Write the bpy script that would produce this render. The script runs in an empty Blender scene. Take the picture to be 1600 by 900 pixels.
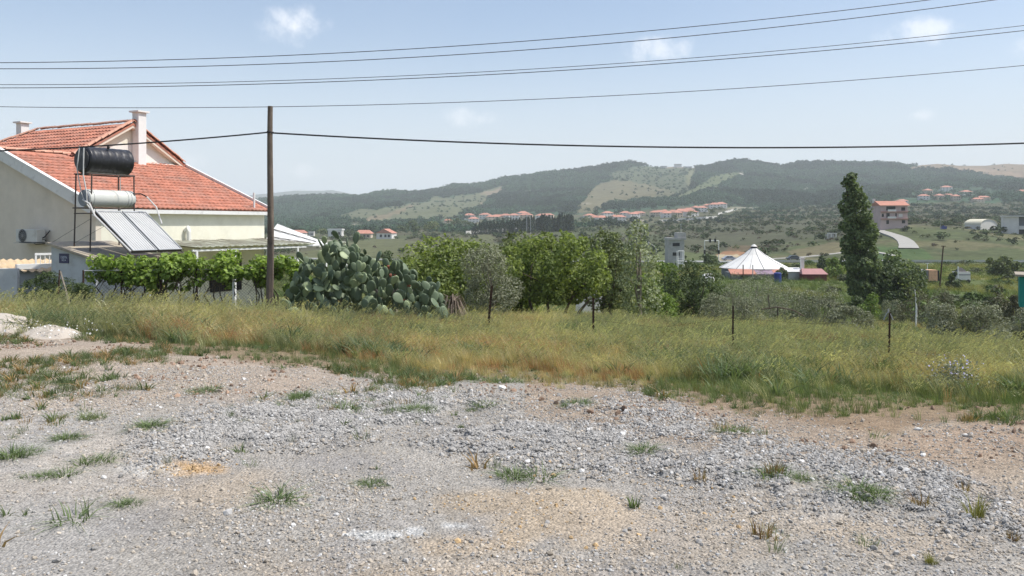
import bpy, math, random
import numpy as np
from mathutils import Vector, Matrix, Euler
random.seed(7); rng = np.random.default_rng(7)
R = math.radians
sc = bpy.context.scene; C = sc.collection
# ---------------------------------------------------------------- camera
F, CZ, HY = 1300.0, 1.6, 350.0            # focal length in 1/1600 widths, eye height, horizon row
cam = bpy.data.cameras.new('camera'); camo = bpy.data.objects.new('camera', cam); C.objects.link(camo)
camo.location = (0, 0, CZ); camo.rotation_euler = (R(90), 0, 0)
cam.sensor_width = 36; cam.lens = 36*F/1600; cam.shift_y = -100/1600
cam.clip_start = 0.1; cam.clip_end = 30000
sc.camera = camo
# ---------------------------------------------------------------- sky
SUN_AZ, SUN_EL = R(92), R(58)             # azimuth clockwise from +Y (the view direction)
w = bpy.data.worlds.new('World'); sc.world = w; w.use_nodes = True
nt = w.node_tree; nt.nodes.clear()
out = nt.nodes.new('ShaderNodeOutputWorld'); bg = nt.nodes.new('ShaderNodeBackground')
sky = nt.nodes.new('ShaderNodeTexSky'); sky.sky_type = 'NISHITA'; sky.sun_disc = False
sky.sun_elevation = SUN_EL; sky.sun_rotation = SUN_AZ; sky.altitude = 100
sky.air_density = 1.0; sky.dust_density = 1.8; sky.ozone_density = 1.5
bg.inputs[1].default_value = 0.115
tc = nt.nodes.new('ShaderNodeTexCoord')
def cloud_nodes():
    """small fair-weather puffs and a faint veil, mixed over the sky"""
    N, L = nt.nodes.new, nt.links.new
    noise = N('ShaderNodeTexNoise'); noise.inputs['Scale'].default_value = 30; noise.inputs['Detail'].default_value = 7
    noise.inputs['Roughness'].default_value = .62
    L(tc.outputs['Generated'], noise.inputs['Vector'])
    total = None
    for (px, py, rx, rz, s) in [(458, 41, .042, .024, 1.0), (1032, 78, .048, .020, .75), (1432, 52, .046, .018, .8), (738, 183, .038, .014, .55),
                                (1436, 179, .022, .009, .45), (470, 268, .03, .012, .3), (288, 252, .03, .018, .35), (1650, 60, .05, .02, .6), (-90, 120, .05, .02, .6)]:
        d = Vector(((px-800)/F, 1, (HY-py)/F)).normalized()
        sub = N('ShaderNodeVectorMath'); sub.operation = 'SUBTRACT'; sub.inputs[1].default_value = d
        L(tc.outputs['Generated'], sub.inputs[0])
        mul = N('ShaderNodeVectorMath'); mul.operation = 'MULTIPLY'; mul.inputs[1].default_value = (1/rx, 1/rx, 1/rz)
        L(sub.outputs[0], mul.inputs[0])
        ln = N('ShaderNodeVectorMath'); ln.operation = 'LENGTH'; L(mul.outputs[0], ln.inputs[0])
        m = N('ShaderNodeMath'); m.operation = 'SUBTRACT'; m.inputs[0].default_value = 1.0; L(ln.outputs['Value'], m.inputs[1])
        # add noise
        a = N('ShaderNodeMath'); a.operation = 'MULTIPLY_ADD'; L(noise.outputs['Fac'], a.inputs[0]); a.inputs[1].default_value = 3.0; a.inputs[2].default_value = -1.4
        b = N('ShaderNodeMath'); b.operation = 'ADD'; L(m.outputs[0], b.inputs[0]); L(a.outputs[0], b.inputs[1])
        mr = N('ShaderNodeMapRange'); mr.interpolation_type = 'SMOOTHSTEP'
        mr.inputs[1].default_value = .0; mr.inputs[2].default_value = 1.3; mr.inputs[4].default_value = s*.68
        L(b.outputs[0], mr.inputs[0])
        # keep it local
        k = N('ShaderNodeMapRange'); k.inputs[1].default_value = -.3; k.inputs[2].default_value = .35; L(m.outputs[0], k.inputs[0])
        q = N('ShaderNodeMath'); q.operation = 'MULTIPLY'; L(mr.outputs[0], q.inputs[0]); L(k.outputs[0], q.inputs[1])
        if total is None: total = q.outputs[0]
        else:
            mx = N('ShaderNodeMath'); mx.operation = 'MAXIMUM'; L(total, mx.inputs[0]); L(q.outputs[0], mx.inputs[1]); total = mx.outputs[0]
    veil = N('ShaderNodeTexNoise'); veil.inputs['Scale'].default_value = 2.2; veil.inputs['Detail'].default_value = 5
    L(tc.outputs['Generated'], veil.inputs['Vector'])
    vr = N('ShaderNodeMapRange'); vr.inputs[1].default_value = .4; vr.inputs[2].default_value = .8; vr.inputs[3].default_value = VEIL[0]; vr.inputs[4].default_value = VEIL[1]
    L(veil.outputs['Fac'], vr.inputs[0])
    sx = N('ShaderNodeSeparateXYZ'); L(tc.outputs['Generated'], sx.inputs[0]); lo = N('ShaderNodeMapRange'); lo.interpolation_type = 'SMOOTHSTEP'
    lo.inputs[1].default_value = 0; lo.inputs[2].default_value = .26; lo.inputs[3].default_value = .72; lo.inputs[4].default_value = 0; L(sx.outputs[2], lo.inputs[0])   # summer haze whitens the low sky all round
    ad = N('ShaderNodeMath'); ad.operation = 'ADD'; ad.use_clamp = True; L(vr.outputs[0], ad.inputs[0]); L(lo.outputs[0], ad.inputs[1])
    m1 = N('ShaderNodeMixRGB'); m1.inputs[2].default_value = VEIL[2]
    L(ad.outputs[0], m1.inputs[0]); L(sky.outputs[0], m1.inputs[1])
    m2 = N('ShaderNodeMixRGB'); m2.inputs[2].default_value = CLOUD
    L(total, m2.inputs[0]); L(m1.outputs[0], m2.inputs[1])
    L(m2.outputs[0], bg.inputs[0]); L(bg.outputs[0], out.inputs[0])
VEIL = (.10, .19, (4.95, 5.3, 5.8, 1))
CLOUD = (7.6, 7.6, 7.8, 1)
cloud_nodes()
HAZE = (1.6e-4, (.91, .96, 1, 1))
sun = bpy.data.lights.new('sun', 'SUN'); suno = bpy.data.objects.new('sun', sun); C.objects.link(suno)
sun.energy = 3.4; sun.angle = R(.6); sun.color = (1, .96, .9)
sd = Vector((math.sin(SUN_AZ)*math.cos(SUN_EL), math.cos(SUN_AZ)*math.cos(SUN_EL), math.sin(SUN_EL)))
suno.rotation_euler = sd.to_track_quat('Z', 'Y').to_euler(); suno.location = (20, 0, 40)
sc.view_settings.view_transform = 'Standard'; sc.view_settings.look = 'None'
sc.view_settings.exposure = .56; sc.view_settings.gamma = 1
sc.cycles.max_bounces = 5; sc.cycles.diffuse_bounces = 3; sc.cycles.glossy_bounces = 2; sc.cycles.transmission_bounces = 3
sc.cycles.transparent_max_bounces = 6; sc.cycles.volume_bounces = 2
# ---------------------------------------------------------------- numpy noise
def vnoise(x, y, seed=0):
    x = np.asarray(x, float); y = np.asarray(y, float)
    xi = np.floor(x).astype(np.int64); yi = np.floor(y).astype(np.int64); xf = x-xi; yf = y-yi
    def h(a, b):
        n = (a*374761393 + b*668265263 + seed*1442695041) & 0xffffffff
        n = ((n ^ (n >> 13))*1274126177) & 0xffffffff
        return ((n ^ (n >> 16)) & 0xffff)/65535.0
    u = xf*xf*(3-2*xf); v = yf*yf*(3-2*yf)
    return (h(xi, yi)*(1-u)+h(xi+1, yi)*u)*(1-v)+(h(xi, yi+1)*(1-u)+h(xi+1, yi+1)*u)*v
def fbm(x, y, o=4, seed=0):
    s = 0; a = .5; t = 0
    for i in range(o):
        s = s+a*vnoise(np.asarray(x)*2**i+17*i, np.asarray(y)*2**i-31*i, seed+i); t += a; a *= .55
    return s/t
def sstep(a, b, x):
    t = np.clip((np.asarray(x, float)-a)/(b-a), 0, 1); return t*t*(3-2*t)
def inpoly(px, py, poly):
    px = np.asarray(px, float); py = np.asarray(py, float); r = np.zeros(px.shape, bool); n = len(poly)
    for i in range(n):
        x1, y1 = poly[i]; x2, y2 = poly[(i+1) % n]
        if y1 == y2: continue
        c = ((y1 > py) != (y2 > py)) & (px < (x2-x1)*(py-y1)/(y2-y1)+x1)
        r ^= c
    return r
# ---------------------------------------------------------------- terrain surveyed as profiles along sight lines
NY = [0, 6, 8, 10, 12, 14, 16, 18, 20, 22, 26, 30, 40]
NCOL = [-100, 0, 400, 800, 1145, 1600, 1800]
NZ = [[0, 0, 0, 0, -.02, -.12, -.3, -.5, -.7, -.9, -1.3, -1.7, -2.0],
      [0, 0, 0, 0, -.02, -.15, -.35, -.6, -.8, -1.0, -1.4, -1.7, -2.0],
      [0, 0, 0, -.02, -.12, -.27, -.42, -.58, -.74, -.92, -1.35, -1.8, -2.4],
      [0, 0, -.02, -.2, -.42, -.64, -.80, -.92, -1.02, -1.12, -1.4, -1.85, -3.3],
      [0, 0, -.05, -.28, -.55, -.82, -1.02, -1.12, -1.22, -1.33, -1.62, -2.1, -3.7],
      [0, 0, -.15, -.42, -.72, -.95, -1.15, -1.35, -1.58, -1.82, -2.35, -2.95, -4.4],
      [0, 0, -.2, -.5, -.85, -1.2, -1.5, -1.8, -2.1, -2.35, -2.8, -3.3, -4.6]]
FY = [60, 100, 150, 200, 240, 300, 350, 400, 550, 750, 1000, 1300, 1700, 2100]
FCOL = [0, 450, 700, 900, 1100, 1250, 1400, 1600]
FV = [[441, 425, 418, 411, 405, 396, 392, 388, 378, 368, 359, 349, 334, 321],
      [473, 440, 424, 413, 407, 398, 393, 388, 378, 368, 359, 349, 334, 321],
      [500, 460, 432, 417, 409, 402, 394, 388, 375, 358, 345, 335, 320, 304],
      [510, 464, 434, 420, 411, 402, 394, 386, 369, 351, 339, 329, 311, 290],
      [516, 470, 437, 421, 411, 401, 392, 383, 363, 346, 334, 319, 299, 277],
      [519, 470, 437, 421, 411, 397, 384, 372, 354, 342, 331, 316, 296, 276],
      [522, 472, 438, 422, 411, 384, 357, 351, 345, 334, 319, 306, 291, 273],
      [525, 474, 439, 422, 411, 383, 370, 362, 348, 335, 319, 306, 291, 273]]
RX = [-200, 400, 420, 450, 500, 530, 560, 580, 600, 615, 640, 665, 690, 710, 740, 760, 790, 830, 850, 880, 920, 940, 960, 970, 985, 1000, 1020, 1040, 1060, 1080, 1095, 1105, 1130, 1150, 1165, 1190, 1210, 1225, 1235, 1260, 1290, 1310, 1340, 1375, 1400, 1415, 1440, 1465, 1500, 1540, 1570, 1600, 1800]
RV = [318, 314, 313, 309, 307, 307, 309, 305, 301, 300, 303, 301, 297, 290, 290, 287, 280, 275, 271, 269, 264, 262, 257, 256, 255, 258, 261, 261, 260, 262, 262, 261, 255, 252, 252, 256, 259, 261, 257, 255, 254, 255, 256, 256, 258, 261, 258, 256, 259, 259, 256, 257, 254]
QX = [-300, 380, 400, 430, 460, 500, 520, 550, 580, 610, 700, 1900]
QV = [309, 306, 304, 301, 298, 298, 297, 303, 306, 308, 312, 312]
def colinterp(px, cols, table_vals):
    """table_vals: list over columns of arrays (already interpolated in Y)"""
    cols = np.array(cols, float); V = np.stack(table_vals)          # ncol x n
    p = np.clip(px, cols[0], cols[-1]); i = np.clip(np.searchsorted(cols, p, side='right')-1, 0, len(cols)-2)
    t = (p-cols[i])/(cols[i+1]-cols[i]); t = t*.5+.5*(t*t*(3-2*t))
    n = np.arange(len(p)); return V[i, n]*(1-t)+V[i+1, n]*t
LFY = np.log(np.array(FY+[2500, 2900, 4200, 6300, 9000], float))
def ground_z(x, y):
    x = np.atleast_1d(np.asarray(x, float)); y = np.atleast_1d(np.asarray(y, float))
    r = np.hypot(x, y); th = np.clip(np.arctan2(x, y), -R(48), R(48))
    Y = np.maximum(r*np.cos(th), .01); px = 800+F*np.tan(th)
    zn = colinterp(px, NCOL, [np.interp(Y, NY+[1e5], row+[row[-1]]) for row in NZ])
    lY = np.log(Y)
    ridge = np.interp(px, RX, RV); far = np.interp(px, QX, QV)
    prof = []
    for row in FV:
        prof.append(np.interp(lY, LFY[:14], row))
    v = colinterp(px, FCOL, prof)
    v21 = colinterp(px, FCOL, [np.full(len(px), float(rw[-1])) for rw in FV])
    def seg(a, b, va, vb, cur):
        t = (lY-math.log(a))/(math.log(b)-math.log(a)); m = (t > 0)
        return np.where(m, va+(vb-va)*np.clip(t, 0, 1), cur)
    v = seg(2100, 2500, v21, ridge, v)
    v = seg(2500, 3000, ridge, ridge+16, v)
    v = seg(3000, 4400, ridge+16, np.maximum(far, ridge)+14, v)
    v = seg(4400, 6300, np.maximum(far, ridge)+14, far, v)
    v = seg(6300, 9000, far, far+9, v)
    zf = CZ+(HY-v)*Y/F
    # relief: gullies and spurs, fading out towards the valley and held at the crest
    amp = sstep(500, 1300, Y)*(1-sstep(2050, 2480, Y))*20+sstep(3200, 5000, Y)*(1-sstep(5500, 6200, Y))*40
    zf = zf+amp*(fbm(x/260+3, y/330, 4, 5)-.5)*2
    zf = zf+sstep(80, 250, Y)*(1-sstep(500, 800, Y))*1.3*(fbm(x/35, y/35, 3, 9)-.5)*np.where(np.abs(Y-240) < 40, .2, 1)
    t = sstep(40, 60, Y); z = zn*(1-t)+zf*t
    # gravel heaps and hummocks close by
    py = HY+(CZ-z)*F/Y
    g = gravel_mask(px, py)*(Y < 14)*(np.abs(np.arctan2(x, y)) < 1.2)
    z = z+g*(.01+.055*fbm(x*1.3, y*1.3, 3, 21))+(r < 60)*(.05*sstep(1.5, 4, r))*(fbm(x*.9, y*.9, 4, 3)-.5)*(1+1.5*sstep(9, 13, r))
    return z
GRAVEL = [(205, 692), (250, 664), (330, 640), (400, 625), (470, 622), (520, 610), (620, 606), (700, 610), (760, 628), (830, 628), (900, 630), (1000, 622),
          (1070, 630), (1120, 655), (1180, 678), (1260, 688), (1310, 705), (1400, 712), (1500, 740), (1570, 785), (1640, 850), (1500, 835), (1380, 805),
          (1290, 790), (1200, 800), (1100, 765), (1000, 742), (900, 722), (820, 728), (700, 705), (600, 690), (520, 688), (470, 705), (380, 700), (310, 735), (240, 735)]
def gravel_mask(px, py):
    jx = (fbm(px/55, py/22, 3, 40)-.5)*70; jy = (fbm(px/55, py/22, 3, 41)-.5)*26
    m = np.zeros(np.shape(px))
    for dx, dy in ((0, 0), (26, 7), (-26, -7), (-26, 7), (26, -7)):
        m = m+inpoly(px+jx+dx, py+jy+dy, GRAVEL)*.2
    hole = sstep(.56, .66, fbm(px/90, py/26, 3, 44))
    return m*(1-hole*.75)*(.55+.45*sstep(.35,.5,fbm(px/30, py/12, 3, 45)))
def gz(x, y): return float(ground_z(x, y)[0])
def proj(x, y, z): return 800+F*x/y, HY+(CZ-z)*F/y
def Yat(px, py, lo=60, hi=3000):
    """distance at which the terrain along a sight line shows at image row py"""
    Ys = np.exp(np.linspace(math.log(lo), math.log(hi), 300)); X = (px-800)/F*Ys
    v = HY+(CZ-ground_z(X, Ys))*F/Ys
    k = np.argmax(v <= py) if (v <= py).any() else len(Ys)-1
    return float(Ys[k])
EDGE = ([-400, 0, 100, 200, 300, 400, 500, 600, 700, 800, 900, 1000, 1100, 1200, 1300, 1400, 1500, 1600, 2000],
        [526, 528, 531, 537, 553, 568, 580, 588, 593, 596, 604, 620, 638, 652, 668, 676, 662, 652, 640])
def grass_amt(px, py, soft=7):
    e = np.interp(px, *EDGE)+(fbm(px/45, py/18, 3, 51)-.5)*22-3
    return sstep(-soft, soft, e-py)
# ---------------------------------------------------------------- tags
def tag(o, label=None, cat=None, group=None, kind=None):
    if label: o['label'] = label
    if cat: o['category'] = cat
    if group: o['group'] = group
    if kind: o['kind'] = kind
    return o
def thing(name, label, cat, loc=(0, 0, 0), rz=0, group=None):
    o = bpy.data.objects.new(name, None); C.objects.link(o); o.location = loc; o.rotation_euler = (0, 0, rz)
    o.empty_display_size = .2
    return tag(o, label, cat, group)
def link(name, mesh, parent=None, loc=(0, 0, 0), rot=(0, 0, 0), scale=(1, 1, 1)):
    o = bpy.data.objects.new(name, mesh); C.objects.link(o); o.parent = parent
    o.location = loc; o.rotation_euler = rot; o.scale = scale; return o
def copy_tree(o, parent=None):
    c = o.copy(); C.objects.link(c); c.parent = parent
    for ch in list(o.children): copy_tree(ch, c)
    return c
# ---------------------------------------------------------------- mesh builder
class MB:
    def __init__(s): s.v = []; s.f = []; s.n = 0
    def add(s, vs, fs):
        s.f += [tuple(i+s.n for i in f) for f in fs]; s.v += [tuple(v) for v in vs]; s.n += len(vs); return s
    def box(s, a, b, M=None):
        (x0, y0, z0), (x1, y1, z1) = a, b
        vs = [Vector(p) for p in ((x0, y0, z0), (x1, y0, z0), (x1, y1, z0), (x0, y1, z0), (x0, y0, z1), (x1, y0, z1), (x1, y1, z1), (x0, y1, z1))]
        if M: vs = [M@v for v in vs]
        return s.add(vs, [(0, 3, 2, 1), (4, 5, 6, 7), (0, 1, 5, 4), (1, 2, 6, 5), (2, 3, 7, 6), (3, 0, 4, 7)])
    def bar(s, p, q, r, r2=None, n=6, cap=True):
        p = Vector(p); q = Vector(q); r2 = r if r2 is None else r2
        z = (q-p).normalized(); x = z.orthogonal().normalized(); y = z.cross(x)
        vs = []
        for c, rr in ((p, r), (q, r2)):
            vs += [c+(x*math.cos(2*math.pi*i/n)+y*math.sin(2*math.pi*i/n))*rr for i in range(n)]
        fs = [(i, (i+1) % n, n+(i+1) % n, n+i) for i in range(n)]
        if cap: fs += [tuple(range(n))[::-1], tuple(range(n, 2*n))]
        return s.add(vs, fs)
    def tube(s, pts, r, n=6):
        pts = [Vector(p) for p in pts]; rr = r if hasattr(r, '__len__') else [r]*len(pts)
        vs = []; x = None
        for k, p in enumerate(pts):
            t = (pts[min(k+1, len(pts)-1)]-pts[max(k-1, 0)]).normalized()
            x = t.orthogonal().normalized() if x is None else (x-t*x.dot(t)).normalized(); y = t.cross(x)
            vs += [p+(x*math.cos(2*math.pi*i/n)+y*math.sin(2*math.pi*i/n))*rr[k] for i in range(n)]
        fs = [(k*n+i, k*n+(i+1) % n, (k+1)*n+(i+1) % n, (k+1)*n+i) for k in range(len(pts)-1) for i in range(n)]
        fs += [tuple(range(n))[::-1], tuple(range((len(pts)-1)*n, len(pts)*n))]
        return s.add(vs, fs)
    def prism(s, poly, axis, a, b):
        """extrude a 2D outline along axis from a to b"""
        n = len(poly)
        def P(p, t): return {0: (t, p[0], p[1]), 1: (p[0], t, p[1]), 2: (p[0], p[1], t)}[axis]
        return s.add([P(p, a) for p in poly]+[P(p, b) for p in poly],
                     [tuple(range(n))[::-1], tuple(range(n, 2*n))]+[(i, (i+1) % n, n+(i+1) % n, n+i) for i in range(n)])
    def mesh(s, name, mat, smooth=False):
        m = bpy.data.meshes.new(name); m.from_pydata(s.v, [], s.f); m.update()
        import bmesh
        b = bmesh.new(); b.from_mesh(m); bmesh.ops.recalc_face_normals(b, faces=b.faces); b.to_mesh(m); b.free()
        m.materials.append(mat)
        if smooth: m.shade_smooth()
        return m
    def build(s, name, mat, parent=None, smooth=False, bevel=0, **k):
        o = link(name, s.mesh(name, mat, smooth), parent, **k)
        if bevel:
            md = o.modifiers.new('bevel', 'BEVEL'); md.width = bevel; md.segments = 2; md.limit_method = 'ANGLE'
        return o
def np_mesh(name, V, Fq, mat, smooth=False, colors=None):
    V = np.asarray(V, np.float32); Fq = np.asarray(Fq, np.int32); k = Fq.shape[1]
    m = bpy.data.meshes.new(name)
    m.vertices.add(len(V)); m.vertices.foreach_set('co', V.ravel())
    m.loops.add(Fq.size); m.loops.foreach_set('vertex_index', Fq.ravel())
    m.polygons.add(len(Fq)); m.polygons.foreach_set('loop_start', np.arange(0, Fq.size, k, dtype=np.int32))
    m.polygons.foreach_set('loop_total', np.full(len(Fq), k, np.int32)); m.polygons.foreach_set('use_smooth', np.full(len(Fq), smooth))
    m.update(calc_edges=True)
    if colors is not None:
        a = m.color_attributes.new('cover', 'FLOAT_COLOR', 'POINT'); a.data.foreach_set('color', np.asarray(colors, np.float32).ravel())
    if mat: m.materials.append(mat)
    return m
# ---------------------------------------------------------------- materials
def newmat(name):
    m = bpy.data.materials.new(name); m.use_nodes = True; t = m.node_tree
    return m, t, t.nodes['Principled BSDF'], t.nodes.new, t.links.new
def mat(name, col, rough=.8, var=.18, scale=6, metal=0, bump=.0, bscale=40, dirt=None, dscale=1.5, dth=(.5, .75), spec=.3, island=0, coord='Object'):
    """base colour with mottling, optional blotches of a second colour, fine relief"""
    m, t, b, N, L = newmat(name)
    b.inputs['Roughness'].default_value = rough; b.inputs['Metallic'].default_value = metal; b.inputs['Specular IOR Level'].default_value = spec
    co = N('ShaderNodeTexCoord'); n = N('ShaderNodeTexNoise'); n.inputs['Scale'].default_value = scale; n.inputs['Detail'].default_value = 6; n.inputs['Roughness'].default_value = .65
    L(co.outputs[coord], n.inputs[0])
    r = N('ShaderNodeMapRange'); r.inputs[1].default_value = .3; r.inputs[2].default_value = .7; r.inputs[3].default_value = 1-var; r.inputs[4].default_value = 1+var
    L(n.outputs[0], r.inputs[0])
    fac = r.outputs[0]
    if island:
        g = N('ShaderNodeNewGeometry'); r2 = N('ShaderNodeMapRange'); r2.inputs[3].default_value = 1-island; r2.inputs[4].default_value = 1+island
        L(g.outputs['Random Per Island'], r2.inputs[0]); mm = N('ShaderNodeMath'); mm.operation = 'MULTIPLY'; L(fac, mm.inputs[0]); L(r2.outputs[0], mm.inputs[1]); fac = mm.outputs[0]
    c = N('ShaderNodeVectorMath'); c.operation = 'SCALE'; L(fac, c.inputs['Scale'])
    if dirt:
        d = N('ShaderNodeTexNoise'); d.inputs['Scale'].default_value = dscale; d.inputs['Detail'].default_value = 8; d.inputs['Roughness'].default_value = .7; L(co.outputs[coord], d.inputs[0])
        dr = N('ShaderNodeMapRange'); dr.inputs[1].default_value = dth[0]; dr.inputs[2].default_value = dth[1]; L(d.outputs[0], dr.inputs[0])
        mx = N('ShaderNodeMixRGB'); mx.inputs[1].default_value = (*col, 1); mx.inputs[2].default_value = (*dirt, 1); L(dr.outputs[0], mx.inputs[0]); L(mx.outputs[0], c.inputs[0])
    else: c.inputs[0].default_value = col
    L(c.outputs[0], b.inputs['Base Color'])
    if bump:
        bn = N('ShaderNodeTexNoise'); bn.inputs['Scale'].default_value = bscale; bn.inputs['Detail'].default_value = 5; L(co.outputs[coord], bn.inputs[0])
        bb = N('ShaderNodeBump'); bb.inputs['Strength'].default_value = bump; bb.inputs['Distance'].default_value = .02; L(bn.outputs[0], bb.inputs['Height']); L(bb.outputs[0], b.inputs['Normal'])
    return m
def leafmat(name, col, col2=None, var=.35, trans=.3, rough=.55, nscale=1.2, attr=None):
    m, t, b, N, L = newmat(name); o = t.nodes['Material Output']
    g = N('ShaderNodeNewGeometry'); co = N('ShaderNodeTexCoord'); n = N('ShaderNodeTexNoise'); n.inputs['Scale'].default_value = nscale; n.inputs['Detail'].default_value = 3
    L(co.outputs['Object'], n.inputs[0])
    mx = N('ShaderNodeMixRGB'); mx.inputs[1].default_value = (*col, 1); mx.inputs[2].default_value = (*(col2 or tuple(c*1.5 for c in col)), 1)
    s = N('ShaderNodeMath'); s.operation = 'MULTIPLY_ADD'; L(n.outputs[0], s.inputs[0]); s.inputs[1].default_value = 2.2; s.inputs[2].default_value = -.9
    a = N('ShaderNodeMath'); a.operation = 'MULTIPLY_ADD'; L(g.outputs['Random Per Island'], a.inputs[0]); a.inputs[1].default_value = .6; L(s.outputs[0], a.inputs[2]); a.use_clamp = True
    L(a.outputs[0], mx.inputs[0])
    r = N('ShaderNodeMapRange'); r.inputs[3].default_value = 1-var; r.inputs[4].default_value = 1+var; L(g.outputs['Random Per Island'], r.inputs[0])
    c = N('ShaderNodeVectorMath'); c.operation = 'SCALE'; L(mx.outputs[0], c.inputs[0]); L(r.outputs[0], c.inputs['Scale'])
    colo = c.outputs[0]
    if attr:
        at = N('ShaderNodeAttribute'); at.attribute_type = 'INSTANCER'; at.attribute_name = attr
        mu = N('ShaderNodeVectorMath'); mu.operation = 'MULTIPLY'; L(colo, mu.inputs[0]); L(at.outputs['Vector'], mu.inputs[1]); colo = mu.outputs[0]
    L(colo, b.inputs['Base Color']); b.inputs['Roughness'].default_value = rough; b.inputs['Specular IOR Level'].default_value = .25
    if trans:
        tr = N('ShaderNodeBsdfTranslucent'); k = N('ShaderNodeVectorMath'); k.operation = 'MULTIPLY'; k.inputs[1].default_value = (1.15, 1.2, .6); L(colo, k.inputs[0]); L(k.outputs[0], tr.inputs[0])
        ms = N('ShaderNodeMixShader'); ms.inputs[0].default_value = trans; L(b.outputs[0], ms.inputs[1]); L(tr.outputs[0], ms.inputs[2]); L(ms.outputs[0], o.inputs[0])
    return m
def ground_mat(name, far=False):
    m, t, b, N, L = newmat(name); b.inputs['Roughness'].default_value = .95; b.inputs['Specular IOR Level'].default_value = .1
    at = N('ShaderNodeAttribute'); at.attribute_name = 'cover'; co = N('ShaderNodeTexCoord')
    col = at.outputs['Color']
    def mul(col, scale, lo, hi, detail=5, rough=.7, a=.3, bb=.7, kind='noise'):
        n = N('ShaderNodeTexNoise'); n.inputs['Scale'].default_value = scale; n.inputs['Detail'].default_value = detail; n.inputs['Roughness'].default_value = rough
        L(co.outputs['Object'], n.inputs[0]); r = N('ShaderNodeMapRange'); r.inputs[1].default_value = a; r.inputs[2].default_value = bb; r.inputs[3].default_value = lo; r.inputs[4].default_value = hi
        L(n.outputs[0], r.inputs[0]); c = N('ShaderNodeVectorMath'); c.operation = 'SCALE'; L(col, c.inputs[0]); L(r.outputs[0], c.inputs['Scale']); return c.outputs[0]
    if far:
        col = mul(col, .05, .75, 1.25); col = mul(col, .35, .6, 1.3, 4)
    else:
        col = mul(col, 1.2, .85, 1.15); col = mul(col, 14, .82, 1.16, 6); col = mul(col, 90, .7, 1.28, 4, .8)
        v = N('ShaderNodeTexVoronoi'); v.inputs['Scale'].default_value = 55; L(co.outputs['Object'], v.inputs[0])
        # grit: cells of lighter and darker small stones
        sp = N('ShaderNodeSeparateColor'); L(v.outputs['Color'], sp.inputs[0])
        r = N('ShaderNodeMapRange'); r.inputs[3].default_value = .78; r.inputs[4].default_value = 1.25; L(sp.outputs[0], r.inputs[0])
        c = N('ShaderNodeVectorMath'); c.operation = 'SCALE'; L(col, c.inputs[0]); L(r.outputs[0], c.inputs['Scale']); col = c.outputs[0]
        n1 = N('ShaderNodeTexNoise'); n1.inputs['Scale'].default_value = 22; n1.inputs['Detail'].default_value = 8; n1.inputs['Roughness'].default_value = .75; L(co.outputs['Object'], n1.inputs[0])
        s = N('ShaderNodeMath'); s.operation = 'MULTIPLY_ADD'; L(v.outputs['Distance'], s.inputs[0]); s.inputs[1].default_value = -.8; L(n1.outputs[0], s.inputs[2])
        bp = N('ShaderNodeBump'); bp.inputs['Strength'].default_value = .9; bp.inputs['Distance'].default_value = .02; L(s.outputs[0], bp.inputs['Height']); L(bp.outputs[0], b.inputs['Normal'])
    L(col, b.inputs['Base Color']); return m
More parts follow.
